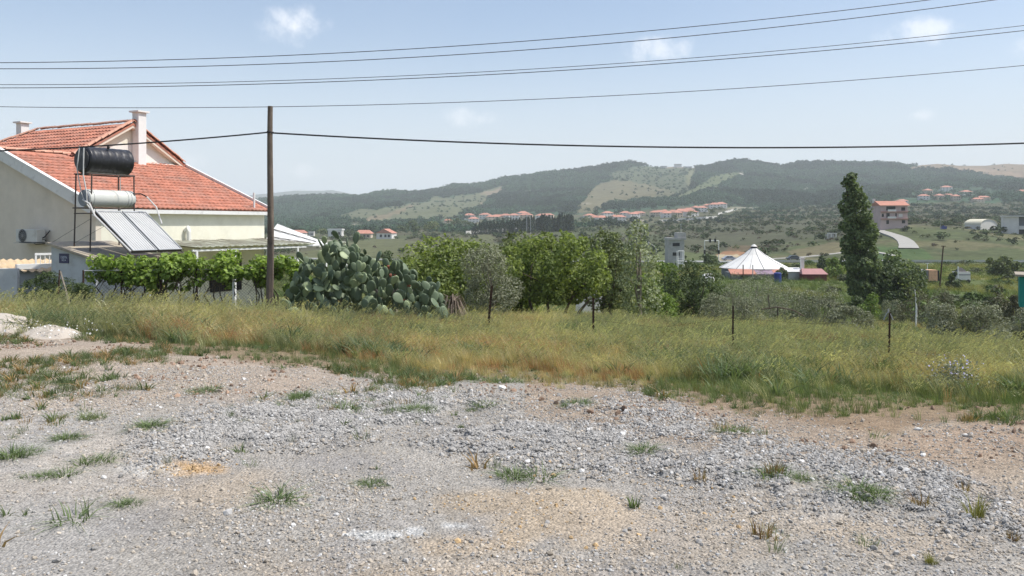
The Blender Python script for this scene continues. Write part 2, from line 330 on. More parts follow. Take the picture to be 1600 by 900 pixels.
# ---------------------------------------------------------------- ground and hills
def lime(px, py, x, y):
    d = np.minimum(np.minimum(np.hypot((px-590)/46, (py-836)/9), np.hypot((px-648)/30, (py-831)/5)), np.hypot((px-702)/38, (py-823)/3.5))
    return sstep(1.05, .8, d+(fbm(np.asarray(x)*11, np.asarray(y)*11, 3, 77)-.5)*1.1)
def paint(px, py, Y, x, y):
    """land cover colour of each terrain point (real albedo)"""
    n = len(px); col = np.zeros((n, 4)); col[:, 3] = 1
    def setc(mask, c):
        k = np.clip(mask, 0, 1)[:, None]; col[:, :3] = col[:, :3]*(1-k)+np.array(c)*k
    f1 = fbm(x*.6, y*.6, 4, 1); f2 = fbm(x*2.5, y*2.5, 4, 2); f3 = fbm(x*.25, y*.25, 3, 8)
    near = Y < 60
    # car park: crushed stone trodden into tan earth
    setc(np.ones(n), (.352, .328, .292)); setc(sstep(.10, .0, np.abs(fbm(x*.35+2, y*.12, 3, 71)-.5))*.35, (.30, .28, .255))
    setc(sstep(.45, .68, f1)*.75, (.42, .345, .26))
    setc(sstep(.5, .7, f2)*.45, (.30, .285, .275))
    setc(sstep(250, 80, px+.0*py)*sstep(545, 600, py)*.5, (.40, .385, .365))
    for (cx, cy, rx, ry, c, k) in [(310, 732, 60, 13, (.50, .33, .17), .9), (860, 800, 190, 50, (.46, .355, .235), .6), (720, 850, 90, 22, (.45, .35, .24), .6), (1130, 720, 60, 20, (.42, .32, .22), .6),
                                   (1050, 830, 200, 50, (.43, .36, .28), .5), (560, 655, 60, 12, (.43, .33, .24), .8), (1420, 850, 120, 30, (.40, .33, .25), .6), (180, 690, 120, 30, (.47, .42, .36), .7),
                                   (330, 590, 130, 40, (.40, .32, .25), .8), (150, 620, 130, 35, (.42, .345, .275), .6)]:
        d = np.hypot((px-cx)/rx, (py-cy)/ry)+(f2-.5)*1.8+(fbm(x*1.1, y*1.1, 3, 72)-.5)*2.2; setc(sstep(1.15, .45, d)*k*near, c)
    g = gravel_mask(px, py)*(Y < 14); setc(g*.8, (.34, .335, .325))
    # bare earth strips
    e = np.interp(px, *EDGE)
    strip = sstep(46, 18, np.abs(py-(e+22))+(f1-.5)*40)*(px > 820); setc(strip*.9*near, (.33, .26, .195))
    setc(near*sstep(1330, 1520, px)*sstep(e-4, e+10, py)*sstep(790, 700, py+(f1-.5)*90), (.35, .265, .195))
    band = sstep(645, 600, py+(f1-.5)*60)*sstep(620, 480, px)*near; setc(band*.75, (.385, .315, .25))
    # lime spill
    setc(lime(px, py, x, y)*(Y < 10), (.50, .495, .475))
    d = np.hypot((px-235)/70, (py-735)/14)+(f2-.5)*2; setc(sstep(1.1, .5, d)*(Y < 10)*.7, (.55, .53, .49))
    ga = grass_amt(px, py)
    gc = np.where((f1 > .5)[:, None], np.array((.155, .135, .055)), np.array((.105, .125, .045)))
    gn = sstep(.2, 3.5, Y-1.6*F/(np.interp(px, *EDGE)-HY))[:, None]; gc = gc*gn+np.array((.27, .20, .135))*(1-gn); k = ga[:, None]*.95; col[:, :3] = col[:, :3]*(1-k)+gc*k
    # ---- beyond the fence and across the valley
    jx = (fbm(px/14, py/7, 3, 60)-.5)*14; jy = (fbm(px/14, py/7, 3, 61)-.5)*5; qx = px+jx; qy = py+jy
    m = sstep(30, 75, Y)
    n1 = fbm(x/14, y/30, 4, 12); n2 = fbm(x/45, y/70, 3, 13)
    setc(m, (.105, .130, .048)); setc(m*sstep(.48, .6, n2), (.155, .155, .068)); setc(m*sstep(.5, .65, n1)*.7, (.10, .135, .05)); setc(m*sstep(.62, .7, n2)*.7, (.25, .25, .06))
    A = lambda poly, c, k=1.0: setc((inpoly(qx, qy, poly) & (Y > 200))*k, c)
    v = py < 402
    hill = sstep(250, 300, Y)
    setc(hill, (.074, .086, .043)); setc(hill*sstep(.45, .62, n2)*.8, (.098, .090, .058)); setc(hill*sstep(.5, .62, n1)*.6, (.085, .10, .045))
    # meadows across the road, left valley meadow, terraces
    G1 = [(1180, 408), (1200, 398), (1260, 380), (1330, 368), (1360, 350), (1420, 352), (1480, 356), (1640, 350), (1640, 408)]
    A(G1, (.080, .096, .043)); A([(1360, 405), (1370, 385), (1440, 386), (1460, 405)], (.062, .105, .036), .8)
    setc(inpoly(qx, qy, G1)*(Y > 240)*sstep(.5, .62, n1)*.8, (.135, .125, .068)); setc(inpoly(qx, qy, G1)*(Y > 240)*sstep(.52, .66, fbm(x/6, y/22, 3, 33))*.8, (.065, .075, .036))
    A([(430, 402), (590, 372), (705, 378), (760, 362), (800, 402)], (.105, .112, .055), .9)
    A([(1120, 399), (1140, 385), (1190, 383), (1200, 394), (1150, 400)], (.30, .16, .09), .8)
    A([(1120, 408), (1124, 398), (1152, 396), (1165, 408)], (.36, .30, .20), .9)
    A([(1020, 408), (1030, 390), (1100, 386), (1110, 402)], (.10, .12, .048), .7)
    A([(1230, 394), (1300, 378), (1335, 380), (1335, 392), (1240, 402)], (.15, .13, .075), .8)
    A([(1040, 395), (1030, 348), (1130, 336), (1240, 326), (1640, 311), (1640, 349), (1420, 351), (1350, 352), (1250, 375), (1180, 392)], (.078, .080, .050), .75)
    fo = [(-500, 100), (-500, 358), (430, 352), (560, 356), (680, 347), (760, 342), (900, 334), (1000, 330), (1120, 318), (1180, 326), (1330, 318), (1700, 316), (1700, 100)]
    A(fo, (.046, .088, .050)); setc(inpoly(qx, qy, fo)*(Y > 500)*sstep(.45, .65, fbm(x/60, y/90, 3, 70)), (.040, .074, .040))
    olive = [(524, 341), (557, 326), (593, 326), (627, 322), (670, 313), (672, 306), (692, 310), (744, 302), (772, 293), (794, 291), (788, 298), (768, 310), (758, 323), (726, 334), (672, 347), (560, 350)]
    A(olive, (.112, .122, .068)); A([(744, 302), (794, 291), (788, 298), (768, 310), (756, 323), (748, 324), (765, 306)], (.22, .175, .12), .9)
    A([(560, 342), (612, 332), (640, 320), (646, 322), (616, 336), (572, 349)], (.20, .155, .10), .7)
    tanf = [(896, 333), (912, 310), (930, 290), (956, 280), (984, 283), (1012, 288), (1036, 296), (1028, 304), (1012, 310), (996, 315), (950, 320), (920, 331)]
    A(tanf, (.142, .130, .074)); A([(950, 278), (956, 270), (990, 262), (1020, 259), (1085, 261), (1090, 270), (1076, 300), (1040, 303), (1036, 296), (1012, 288), (984, 283)], (.088, .10, .056), .85)
    A([(1022, 254), (1100, 256), (1098, 262), (1060, 263), (1030, 262)], (.27, .23, .18), .9); A([(984, 296), (1000, 288), (1062, 300), (1070, 303), (1040, 312), (1010, 312)], (.13, .122, .07), .7)
    A([(1052, 311), (1072, 301), (1112, 276), (1146, 269), (1158, 271), (1154, 277), (1120, 292), (1080, 306), (1060, 314)], (.105, .125, .06))
    A([(1152, 276), (1158, 267), (1163, 268), (1160, 278)], (.45, .42, .36)); A([(1075, 268), (1087, 262), (1080, 290), (1073, 296)], (.15, .15, .08), .8)
    A([(1160, 275), (1290, 279), (1290, 281), (1160, 278)], (.14, .15, .08), .5)
    A([(1248, 298), (1264, 291), (1302, 287), (1302, 289), (1268, 294), (1258, 299), (1262, 303), (1284, 305), (1282, 308), (1262, 306)], (.50, .48, .44), .8)
    A([(1418, 262), (1467, 250), (1520, 250), (1640, 256), (1640, 284), (1580, 281), (1525, 271), (1475, 265), (1425, 266)], (.25, .18, .125), .8)
    A([(1480, 262), (1530, 262), (1600, 272), (1600, 280), (1540, 270)], (.30, .22, .15), .6)
    A([(430, 314), (436, 314), (437, 320), (430, 321)], (.32, .22, .16))
    for (cx, cy, rx, ry) in [(1160, 326, 30, 3), (830, 300, 14, 2), (1000, 345, 26, 2), (540, 352, 30, 2.5), (915, 318, 12, 2), (1060, 346, 50, 1.6), (470, 345, 30, 2)]:
        d = np.hypot((px-cx)/rx, (py-cy)/ry)+(n1-.5); setc(sstep(1.1, .6, d)*(Y > 400)*.7, (.28, .25, .19))
    setc(sstep(3600, 4200, Y), (.10, .105, .075))
    return col
def terrain(name, radii, mat_):
    dense = np.linspace(-R(37), R(37), 760); side = np.linspace(R(37), R(323), 72)[1:-1]
    th = np.concatenate([dense, side]); nt_ = len(th)
    rr, tt = np.meshgrid(radii, th, indexing='ij')
    # radii are depths inside the frame so that rings follow the survey
    cosk = np.cos(np.clip(tt, -R(48), R(48))); cosk = np.where(tt > R(180), np.cos(np.clip(tt-2*math.pi, -R(48), R(48))), cosk)
    rad = rr/cosk
    x = (rad*np.sin(tt)).ravel(); y = (rad*np.cos(tt)).ravel(); z = ground_z(x, y)
    th0 = np.clip(np.arctan2(x, y), -R(48), R(48)); Y = np.hypot(x, y)*np.cos(th0); px = 800+F*np.tan(th0); py = HY+(CZ-z)*F/np.maximum(Y, .05)
    col = paint(px, py, Y, x, y)
    i = np.arange(len(radii)-1)[:, None]*nt_; j = np.arange(nt_)[None, :]; j2 = (j+1) % nt_
    Fq = np.stack([i+j, i+nt_+j, i+nt_+j2, i+j2], -1).reshape(-1, 4)[:, ::-1]
    o = link(name, np_mesh(name, np.stack([x, y, z], 1), Fq, mat_, True, col)); return tag(o, kind='structure')
EDGEY = 260.0
terrain('ground', np.concatenate([[.05, .8, 1.6, 2.4], np.exp(np.linspace(math.log(3), math.log(EDGEY), 330))]), ground_mat('ground_cover'))
terrain('hills', np.exp(np.linspace(math.log(EDGEY), math.log(9000), 250)), ground_mat('hill_cover', True))
# ---------------------------------------------------------------- scatter (uncountable stuff only)
def ang(p):  return p
def scatter(name, P, rot, scl, idx, tint, protos):
    """one object of points; its modifier puts a small mesh on each point"""
    m = bpy.data.meshes.new(name); m.vertices.add(len(P)); m.vertices.foreach_set('co', np.asarray(P, np.float32).ravel())
    def at(nm, ty, arr, key='vector'):
        a = m.attributes.new(nm, ty, 'POINT'); a.data.foreach_set(key, np.asarray(arr, np.float32 if key != 'value' or ty == 'FLOAT' else np.int32).ravel())
    at('rot', 'FLOAT_VECTOR', rot); at('scl', 'FLOAT_VECTOR', scl); at('tint', 'FLOAT_VECTOR', tint)
    a = m.attributes.new('idx', 'INT', 'POINT'); a.data.foreach_set('value', np.asarray(idx, np.int32))
    o = link(name, m)
    g = bpy.data.node_groups.new(name, 'GeometryNodeTree'); g.interface.new_socket('Geometry', in_out='INPUT', socket_type='NodeSocketGeometry'); g.interface.new_socket('Geometry', in_out='OUTPUT', socket_type='NodeSocketGeometry')
    N, L = g.nodes.new, g.links.new
    gi = N('NodeGroupInput'); go = N('NodeGroupOutput'); ip = N('GeometryNodeInstanceOnPoints'); j = N('GeometryNodeJoinGeometry')
    mp = N('GeometryNodeMeshToPoints'); L(gi.outputs[0], mp.inputs[0]); L(mp.outputs[0], ip.inputs['Points'])
    for p in protos[::-1]:
        ob = bpy.data.objects.new(name+'_piece', p); oi = N('GeometryNodeObjectInfo'); oi.inputs['Object'].default_value = ob; oi.inputs['As Instance'].default_value = True
        L(oi.outputs['Geometry'], j.inputs[0])
    L(j.outputs[0], ip.inputs['Instance'])
    def na(nm, ty):
        n = N('GeometryNodeInputNamedAttribute'); n.data_type = ty; n.inputs[0].default_value = nm; return n.outputs[0]
    ip.inputs['Pick Instance'].default_value = len(protos) > 1
    L(na('idx', 'INT'), ip.inputs['Instance Index'])
    e = N('FunctionNodeEulerToRotation'); L(na('rot', 'FLOAT_VECTOR'), e.inputs[0]); L(e.outputs[0], ip.inputs['Rotation'])
    L(na('scl', 'FLOAT_VECTOR'), ip.inputs['Scale']); L(ip.outputs[0], go.inputs[0])
    md = o.modifiers.new('scatter', 'NODES'); md.node_group = g
    return tag(o, kind='stuff')
def blades(name, n, h, wd, spread, curve, mat_, lean=.0, head=None, seed=0, vary=.35, droop=.28):
    """a tuft: n curved tapering blades; wind bends them towards -x; head adds drooping seed spikelets"""
    r = np.random.default_rng(seed); V = []; Fc = []
    for i in range(n):
        a = r.uniform(0, 2*math.pi); rad = spread*math.sqrt(r.random()); bx, by = rad*math.cos(a), rad*math.sin(a)
        hh = h*(1-vary*r.random()); d = np.array([math.cos(a)*curve*r.random()-lean, math.sin(a)*curve*r.random()]); wa = r.uniform(0, math.pi)
        wx, wy = math.cos(wa)*wd*.5, math.sin(wa)*wd*.5; k = len(V)
        segs = 3
        for s in range(segs+1):
            t = s/segs; q = t*t; z = hh*(t-droop*q*min(1.9, np.hypot(*d))); f = (1-t*.92)
            cx, cy = bx+d[0]*q*hh, by+d[1]*q*hh
            V += [(cx-wx*f, cy-wy*f, z), (cx+wx*f, cy+wy*f, z)]
        for s in range(segs): Fc.append((k+2*s, k+2*s+1, k+2*s+3, k+2*s+2))
        if head:
            tx, ty, tz = V[-1]
            for s in range(head):
                k = len(V); L_ = .035+r.random()*.02; ox = tx-.018*s-.01; oz = tz-.03*s*s*.12-.004*s+.01; oy = ty+r.normal()*.01
                V += [(ox, oy, oz), (ox-.3*L_, oy+.005, oz-.008-.2*L_), (ox-.9*L_, oy, oz-.6*L_), (ox-.5*L_, oy-.006, oz-.2*L_+.006)]; Fc.append((k, k+1, k+2, k+3))
    return np_mesh(name, V, Fc, mat_)
M_gr = leafmat('grass_blade', (1, 1, 1), (1, 1, 1), var=.3, trans=.35, attr='tint', rough=.6)
P_gr = [blades('short_grass', 26, .17, .007, .09, .9, M_gr, .15, seed=1), blades('mid_grass', 26, .36, .009, .10, .6, M_gr, .25, seed=2), blades('tall_grass', 20, .62, .010, .10, .35, M_gr, .40, seed=3),
        blades('oat_grass', 5, .95, .009, .12, .25, M_gr, .50, head=9, seed=4), blades('broad_weed', 12, .22, .026, .06, 1.1, M_gr, .05, seed=5), blades('seeding_grass', 12, .56, .008, .10, .3, M_gr, .45, head=4, seed=6)]
def in_view(n, y0, y1, power=1.0, u=.70):
    """n points, uniform over the ground seen between two depths when power = 1"""
    e = 1+power; Y = (y0**e+(y1**e-y0**e)*rng.random(n))**(1/e); X = rng.uniform(-u, u, n)*Y; return X, Y
def grass():
    # -- meadow
    X, Y = in_view(78000, 7, 24); X2, Y2 = in_view(30000, 24, 60, -.3)
    X = np.concatenate([X, X2]); Y = np.concatenate([Y, Y2]); n = len(X)
    z = ground_z(X, Y); px = 800+F*X/Y; py = HY+(CZ-z)*F/Y
    a = grass_amt(px, py, 9); dens = fbm(X*.8, Y*.8, 3, 90)
    house = (px < 470) & (Y > 27)
    e0 = np.interp(px, *EDGE); d0 = Y-1.6*F/(e0-HY); gap = sstep(.34, .50, fbm(X*1.6+9, Y*1.6, 3, 97)+.30*sstep(.0, 2.6, d0))
    keep = (rng.random(n) < a*(.35+.9*dens)*(.06+.94*gap)) & ~house
    X, Y, z, px, py, dens = [q[keep] for q in (X, Y, z, px, py, dens)]; n = len(X)
    e = np.interp(px, *EDGE); inside = e-py                    # rows past the edge, 0 at the edge
    dist = Y-1.6*F/(e-HY)                                       # metres into the grass, roughly
    tall = sstep(.9, 6.5, dist+(dens-.5)*6); lf = sstep(420, 250, px); tall = np.maximum(tall, lf*sstep(.2, 2.0, dist+(dens-.5)*2))
    u = rng.random(n); idx = np.where(u < .68, 2, np.where(u < .9, 5, 3)); sh = rng.random(n) > tall; wc = fbm(X*1.5+30, Y*1.2, 3, 98); idx = np.where(sh, np.where(rng.random(n) < .55, 0, 1), idx)
    idx = np.where(sh & (rng.random(n) < .14), 4, idx); leafy = (wc > .60) & (rng.random(n) < .55) & ~sh; idx = np.where(leafy, 4, idx)
    ne = sstep(2.2, .4, dist+(dens-.5)*1.5)
    gold = -.22*ne*(px < 760)-.08*ne+.14*np.exp(-((dist-4.2)/2.2)**2)+fbm(X*.35+5, Y*.22, 3, 91)+.27*np.exp(-((px-420)/190)**2)*(dist < 8)*(dist > .8)-.12*(dist > 9)+.16*np.exp(-((px-830)/90)**2)+.05*np.exp(-((px-1300)/250)**2)*(Y < 14)-.10*np.exp(-((px-1020)/90)**2)*(Y > 12)-.1*np.exp(-((px-100)/140)**2)
    green = np.array([(.15, .19, .095)]); gd = np.array([(.52, .42, .21)]); pale = np.array([(.36, .35, .18)]); rust = np.array([(.42, .24, .12)])
    k = sstep(.53, .63, gold+rng.normal(0, .04, n))[:, None]; col = green*(1-k)+gd*k
    k = (rng.random(n) < .30)[:, None]; col = np.where(k, pale, col)
    k = ((rng.random(n) < (.06+.55*sstep(.52, .64, fbm(X*.8, Y*.5, 3, 92)))*(1-ne)) & (idx != 3))[:, None]; col = np.where(k, rust, col)
    col = np.where(((idx == 3) | (idx == 5))[:, None], col*.3+np.array([(.52, .50, .31)])*.7, col)
    col = np.where((sh & (idx != 4) & (gold < .6))[:, None], col*.4+np.array([(.10, .155, .045)])*.6, col)
    col = np.where((idx == 4)[:, None], np.array([(.15, .20, .105)]), col)
    col = col*rng.uniform(.7, 1.2, (n, 1))*(.74+.5*fbm(X*.9, Y*.6, 3, 99))[:, None]
    s = rng.uniform(.65, 1.25, n)*np.where(idx >= 2, (.34+.28*tall)*(1+.18*lf), .36+.35*tall)*(Y/18).clip(1, 3)**.35
    s = s*np.where(leafy, 2.6, 1); s = s*np.where((px > 330) & (Y > 20), .8, 1)
    rot = np.stack([rng.normal(0, .12, n), rng.normal(0, .12, n), rng.normal(0, .8, n)], 1)
    scatter('meadow_grass', np.stack([X, Y, z-.01], 1), rot, np.stack([s, s, s], 1), idx, col, P_gr)
    # -- thin weeds over the car park
    X, Y = in_view(24000, 3.6, 13); n = len(X); z = ground_z(X, Y); px = 800+F*X/Y; py = HY+(CZ-z)*F/Y
    e = np.interp(px, *EDGE); pat = fbm(X*1.1, Y*1.1, 3, 95)
    near_edge = np.exp(-np.clip(py-e, 0, None)/28)
    left = sstep(620, 300, px)*sstep(700, 590, py)
    pr = sstep(.52, .70, pat)*(.05+.9*near_edge+.6*left)*(1-.7*gravel_mask(px, py))+sstep(.55, .6, pat)*.5*np.exp(-np.clip(py-e, 0, None)/14)
    keep = (rng.random(n) < pr) & (py > e-6); X, Y, z = X[keep], Y[keep], z[keep]; n = len(X)
    idx = rng.choice([0, 0, 1, 4], n); s = rng.uniform(.25, .8, n)*np.where(idx == 1, .6, 1); col = np.array([(.135, .175, .08)])*rng.uniform(.7, 1.3, (n, 1))
    dry = rng.random(n) < .22; col[dry] = np.array((.36, .24, .12))*rng.uniform(.7, 1.2, (dry.sum(), 1))
    rot = np.stack([rng.normal(0, .2, n), rng.normal(0, .2, n), rng.uniform(0, 6.28, n)], 1)
    scatter('sparse_weeds', np.stack([X, Y, z-.008], 1), rot, np.stack([s, s, s*.8], 1), idx, col, P_gr)
    # -- field tussocks further down the slope
    X, Y = in_view(26000, 58, 240, -.2); n = len(X); z = ground_z(X, Y); px = 800+F*X/Y
    pat = fbm(X/8, Y/14, 3, 96); keep = (px > 400) & (rng.random(n) < .3+pat) & (np.abs(Y-240) > 14); X, Y, z, pat, px = [q[keep] for q in (X, Y, z, pat, px)]; n = len(X)
    idx = rng.choice([1, 2], n); s = rng.uniform(.9, 1.9, n)*(Y/60)**.35
    k = sstep(.45, .65, pat)[:, None]; col = (np.array([(.11, .155, .05)])*(1-k)+np.array([(.25, .24, .09)])*k)*rng.uniform(.7, 1.2, (n, 1))
    scatter('field_grass', np.stack([X, Y, z], 1), np.stack([np.zeros(n), np.zeros(n), rng.normal(0, .6, n)], 1), np.stack([s*2, s*2, s], 1), idx, col, P_gr)
grass()
# ---------------------------------------------------------------- stones
def stone_mesh(name, seed, mat_, flat=.65):
    r = random.Random(seed); import bmesh
    b = bmesh.new(); bmesh.ops.create_icosphere(b, subdivisions=1, radius=.5)
    for v in b.verts: v.co = Vector((v.co.x*r.uniform(.75, 1.2), v.co.y*r.uniform(.7, 1.15), v.co.z*flat*r.uniform(.75, 1.2)))
    m = bpy.data.meshes.new(name); b.to_mesh(m); b.free(); m.materials.append(mat_); return m
def stonemat():
    m, t, b, N, L = newmat('crushed_stone'); b.inputs['Roughness'].default_value = .9; b.inputs['Specular IOR Level'].default_value = .2
    at = N('ShaderNodeAttribute'); at.attribute_type = 'INSTANCER'; at.attribute_name = 'tint'
    co = N('ShaderNodeTexCoord'); n = N('ShaderNodeTexNoise'); n.inputs['Scale'].default_value = 5; L(co.outputs['Object'], n.inputs[0])
    r = N('ShaderNodeMapRange'); r.inputs[3].default_value = .75; r.inputs[4].default_value = 1.2; L(n.outputs[0], r.inputs[0])
    c = N('ShaderNodeVectorMath'); c.operation = 'SCALE'; L(at.outputs['Vector'], c.inputs[0]); L(r.outputs[0], c.inputs['Scale']); L(c.outputs[0], b.inputs['Base Color']); return m
M_st = stonemat(); P_st = [stone_mesh('stone_piece', i, M_st, f) for i, f in enumerate((.55, .7, .85, .6))]
def stones():
    X, Y = in_view(680000, 3.3, 9.5); z = ground_z(X, Y); px = 800+F*X/Y; py = HY+(CZ-z)*F/Y
    g = gravel_mask(px, py); pat = fbm(X*.9, Y*.9, 4, 101); e = np.interp(px, *EDGE)
    p = g*.85+(1-g)*(.05+.30*sstep(.42, .66, pat))*sstep(-30, 40, py-e)
    p *= .75
    k = rng.random(len(X)) < p; X, Y, z, g, px, py, pat = [q[k] for q in (X, Y, z, g, px, py, pat)]; n = len(X)
    s = np.where(rng.random(n) < g, rng.lognormal(math.log(.016), .34, n), rng.lognormal(math.log(.0102), .45, n)).clip(.006, .055)
    grey = np.array([(.375, .36, .337)]); tan = np.array([(.44, .385, .315)]); wht = np.array([(.55, .54, .52)]); och = np.array([(.50, .35, .19)])
    warm = np.clip((1-g)*.55+.15*(pat-.5), 0, 1); u = rng.random(n)
    col = np.where((u < warm)[:, None], tan, grey); col = np.where((rng.random(n) < .08)[:, None], wht, col)
    o1 = np.maximum(np.exp(-(((px-310)/50)**2+((py-732)/10)**2)), .35*np.exp(-(((px-860)/170)**2+((py-800)/45)**2))); col = np.where((rng.random(n) < o1)[:, None], och, col)
    lm = lime(px, py, X, Y) > .5; col[lm] = (.54, .535, .51)
    col = col*rng.uniform(.66, 1.2, (n, 1))
    rot = rng.uniform(0, 6.28, (n, 3)); rot[:, :2] = rng.normal(0, .5, (n, 2))
    scatter('gravel', np.stack([X, Y, z+s*.12], 1), rot, np.stack([s*1.15, s, s], 1), rng.integers(0, 4, n), col, P_st)
    # earth clods along the grass edge and on the left bank
    X, Y = in_view(26000, 5.5, 15); z = ground_z(X, Y); px = 800+F*X/Y; py = HY+(CZ-z)*F/Y; e = np.interp(px, *EDGE); pat = fbm(X*1.4, Y*1.4, 3, 103)
    p = np.exp(-np.abs(py-e-14)/20)*sstep(.45, .62, pat)*.7+sstep(560, 420, px)*sstep(640, 600, py)*sstep(e, e+8, py)*sstep(.45, .62, pat)*.85+sstep(1450, 1560, px)*sstep(760, 720, py)*sstep(e, e+10, py)*.2
    k = rng.random(len(X)) < p; X, Y, z = X[k], Y[k], z[k]; n = len(X); s = rng.lognormal(math.log(.028), .45, n).clip(.012, .075)
    col = np.array([(.31, .215, .155)])*rng.uniform(.6, 1.3, (n, 1)); lt = rng.random(n) < .3; col[lt] = np.array((.42, .37, .31))*rng.uniform(.8, 1.1, (lt.sum(), 1))
    scatter('earth_clods', np.stack([X, Y, z+s*.1], 1), rng.uniform(0, 6.28, (n, 3)), np.stack([s, s, s*.8], 1), rng.integers(0, 4, n), col, P_st)
stones()
# ---------------------------------------------------------------- hillside woods and scrub
M_bl = leafmat('wood_leaf', (1, 1, 1), (1, 1, 1), var=.35, trans=.12, attr='tint', rough=.8)
def clump_mesh(name, seed, n, mat_, hgt=1.0, leaf=.2, cone=0):
    r = np.random.default_rng(seed); k = 5+int(r.integers(0, 4)); cs = np.stack([r.normal(0, .24, k), r.normal(0, .24, k), r.uniform(.3, .8, k)*hgt], 1); rs = r.uniform(.2, .34, k)
    w_ = r.integers(0, k, n); d = r.normal(size=(n, 3)); d /= np.linalg.norm(d, axis=1)[:, None]; d[:, 2] = np.where(d[:, 2] < -.3, -d[:, 2], d[:, 2])
    P = cs[w_]+d*rs[w_][:, None]*r.uniform(.75, 1.08, (n, 1)); return leaf_mesh(name, P, d, leaf, r, mat_)
def leaf_mesh(name, P, D, size, r, mat_, aspect=.6, up=.5, jit=.8):
    """rhombic leaves at P facing roughly along D, tipped upwards"""
    n = len(P); nn = D+r.normal(0, jit, (n, 3)); nn[:, 2] += up; nn /= np.linalg.norm(nn, axis=1)[:, None]
    t = np.cross(nn, r.normal(size=(n, 3))); t /= np.linalg.norm(t, axis=1)[:, None]; b = np.cross(nn, t)
    s = size*r.uniform(.6, 1.35, (n, 1)); V = np.stack([P-t*s*.5, P+b*s*.5*aspect+nn*s*.08, P+t*s*.5, P-b*s*.5*aspect+nn*s*.08], 1).reshape(-1, 3)
    return np_mesh(name, V, np.arange(4*n).reshape(-1, 4), mat_)
P_tr = [clump_mesh('hill_shrub', s, 110, M_bl, 1.0, .24) for s in range(4)]
def woods():
    def place(n, y0, y1, pw, u=.68):
        X, Y = in_view(n, y0, y1, pw, u); z = ground_z(X, Y); px = 800+F*X/Y; py = HY+(CZ-z)*F/Y
        c = paint(px, py, Y, X, Y)[:, :3]; return X, Y, z, px, py, c
    X, Y, z, px, py, c = place(85000, 700, 2560, .3); n = len(X)
    lum = c.mean(1); p = np.where(lum < .068, 1.0, np.where(lum < .085, .15, np.where(lum < .11, .04, .01)))
    dark = fbm(X/120, Y/160, 3, 120)
    hs = inpoly(px, py, [(1425, 296), (1560, 292), (1562, 322), (1425, 322)]) | inpoly(px, py, [(1395, 308), (1425, 308), (1425, 325), (1395, 325)]) | inpoly(px, py, [(690, 336), (900, 331), (1130, 316), (1165, 334), (1000, 353), (690, 360)])
    p = np.where(hs, p*.10, p)
    k = (rng.random(n) < p) & (z > -50); X, Y, z, dark, lum = X[k], Y[k], z[k], dark[k], lum[k]; n = len(X)
    s = rng.uniform(5, 10, n)*(Y/1500)**.4*np.where(lum < .068, 1, .6); col = np.array([(.046, .088, .050)])*rng.uniform(.7, 1.3, (n, 1))*(1.3-.6*sstep(.45, .58, dark))[:, None]
    scatter('forest_on_the_hills', np.stack([X, Y, z-.15*s], 1), np.stack([np.zeros(n), np.zeros(n), rng.uniform(0, 6.28, n)], 1), np.stack([s, s, s*rng.uniform(.7, 1.2, n)], 1), rng.integers(0, 4, n), col, P_tr)
    X, Y, z, px, py, c = place(26000, 262, 1100, .2); n = len(X); lum = c.mean(1); pat = fbm(X/30, Y/50, 3, 121)
    open_ = c[:, 1] > .092
    p = np.where(open_, .035, .65)*sstep(.30, .55, pat); p = np.where((lum > .15), .01, p)
    road = inpoly(px, py, [(1355, 352), (1375, 352), (1450, 380), (1450, 392), (1375, 392), (1380, 375)])
    hs = inpoly(px, py, [(690, 336), (900, 331), (1130, 316), (1165, 334), (1000, 353), (690, 360)]); p = np.where(hs, p*.15, p)
    k = (rng.random(n) < p) & ~road; X, Y, z, px, c = X[k], Y[k], z[k], px[k], c[k]; n = len(X)
    big = rng.random(n) < .16; s = np.where(big, rng.uniform(2.6, 4.8, n), rng.uniform(.7, 2.2, n))
    col = np.where(big[:, None], np.array([(.060, .088, .036)]), np.array([(.085, .098, .048)]))*rng.uniform(.65, 1.3, (n, 1)); br = rng.random(n) < .2; col[br & ~big] = (.12, .10, .07)
    scatter('hillside_scrub', np.stack([X, Y, z-.12*s], 1), np.stack([np.zeros(n), np.zeros(n), rng.uniform(0, 6.28, n)], 1), np.stack([s*1.15, s*1.15, s*.85], 1), rng.integers(0, 4, n), col, P_tr)
    X, Y, z, px, py, c = place(2600, 75, 232, .2); n = len(X); pat = fbm(X/12, Y/20, 3, 122)
    k = (rng.random(n) < .42*sstep(.45, .62, pat)) & (px > 520) & ~((px > 1110) & (px < 1320) & (Y > 125) & (Y < 185)) & ~((px > 1410) & (px < 1540) & (Y > 110) & (Y < 170)); X, Y, z = X[k], Y[k], z[k]; n = len(X)
    s = rng.uniform(.7, 2.4, n); col = np.where((rng.random(n) < .5)[:, None], np.array([(.085, .10, .055)]), np.array([(.075, .115, .035)]))*rng.uniform(.7, 1.25, (n, 1))
    scatter('valley_scrub', np.stack([X, Y, z-.1*s], 1), np.stack([np.zeros(n), np.zeros(n), rng.uniform(0, 6.28, n)], 1), np.stack([s*1.3, s*1.3, s*.85], 1), rng.integers(0, 4, n), col, P_tr)
woods()
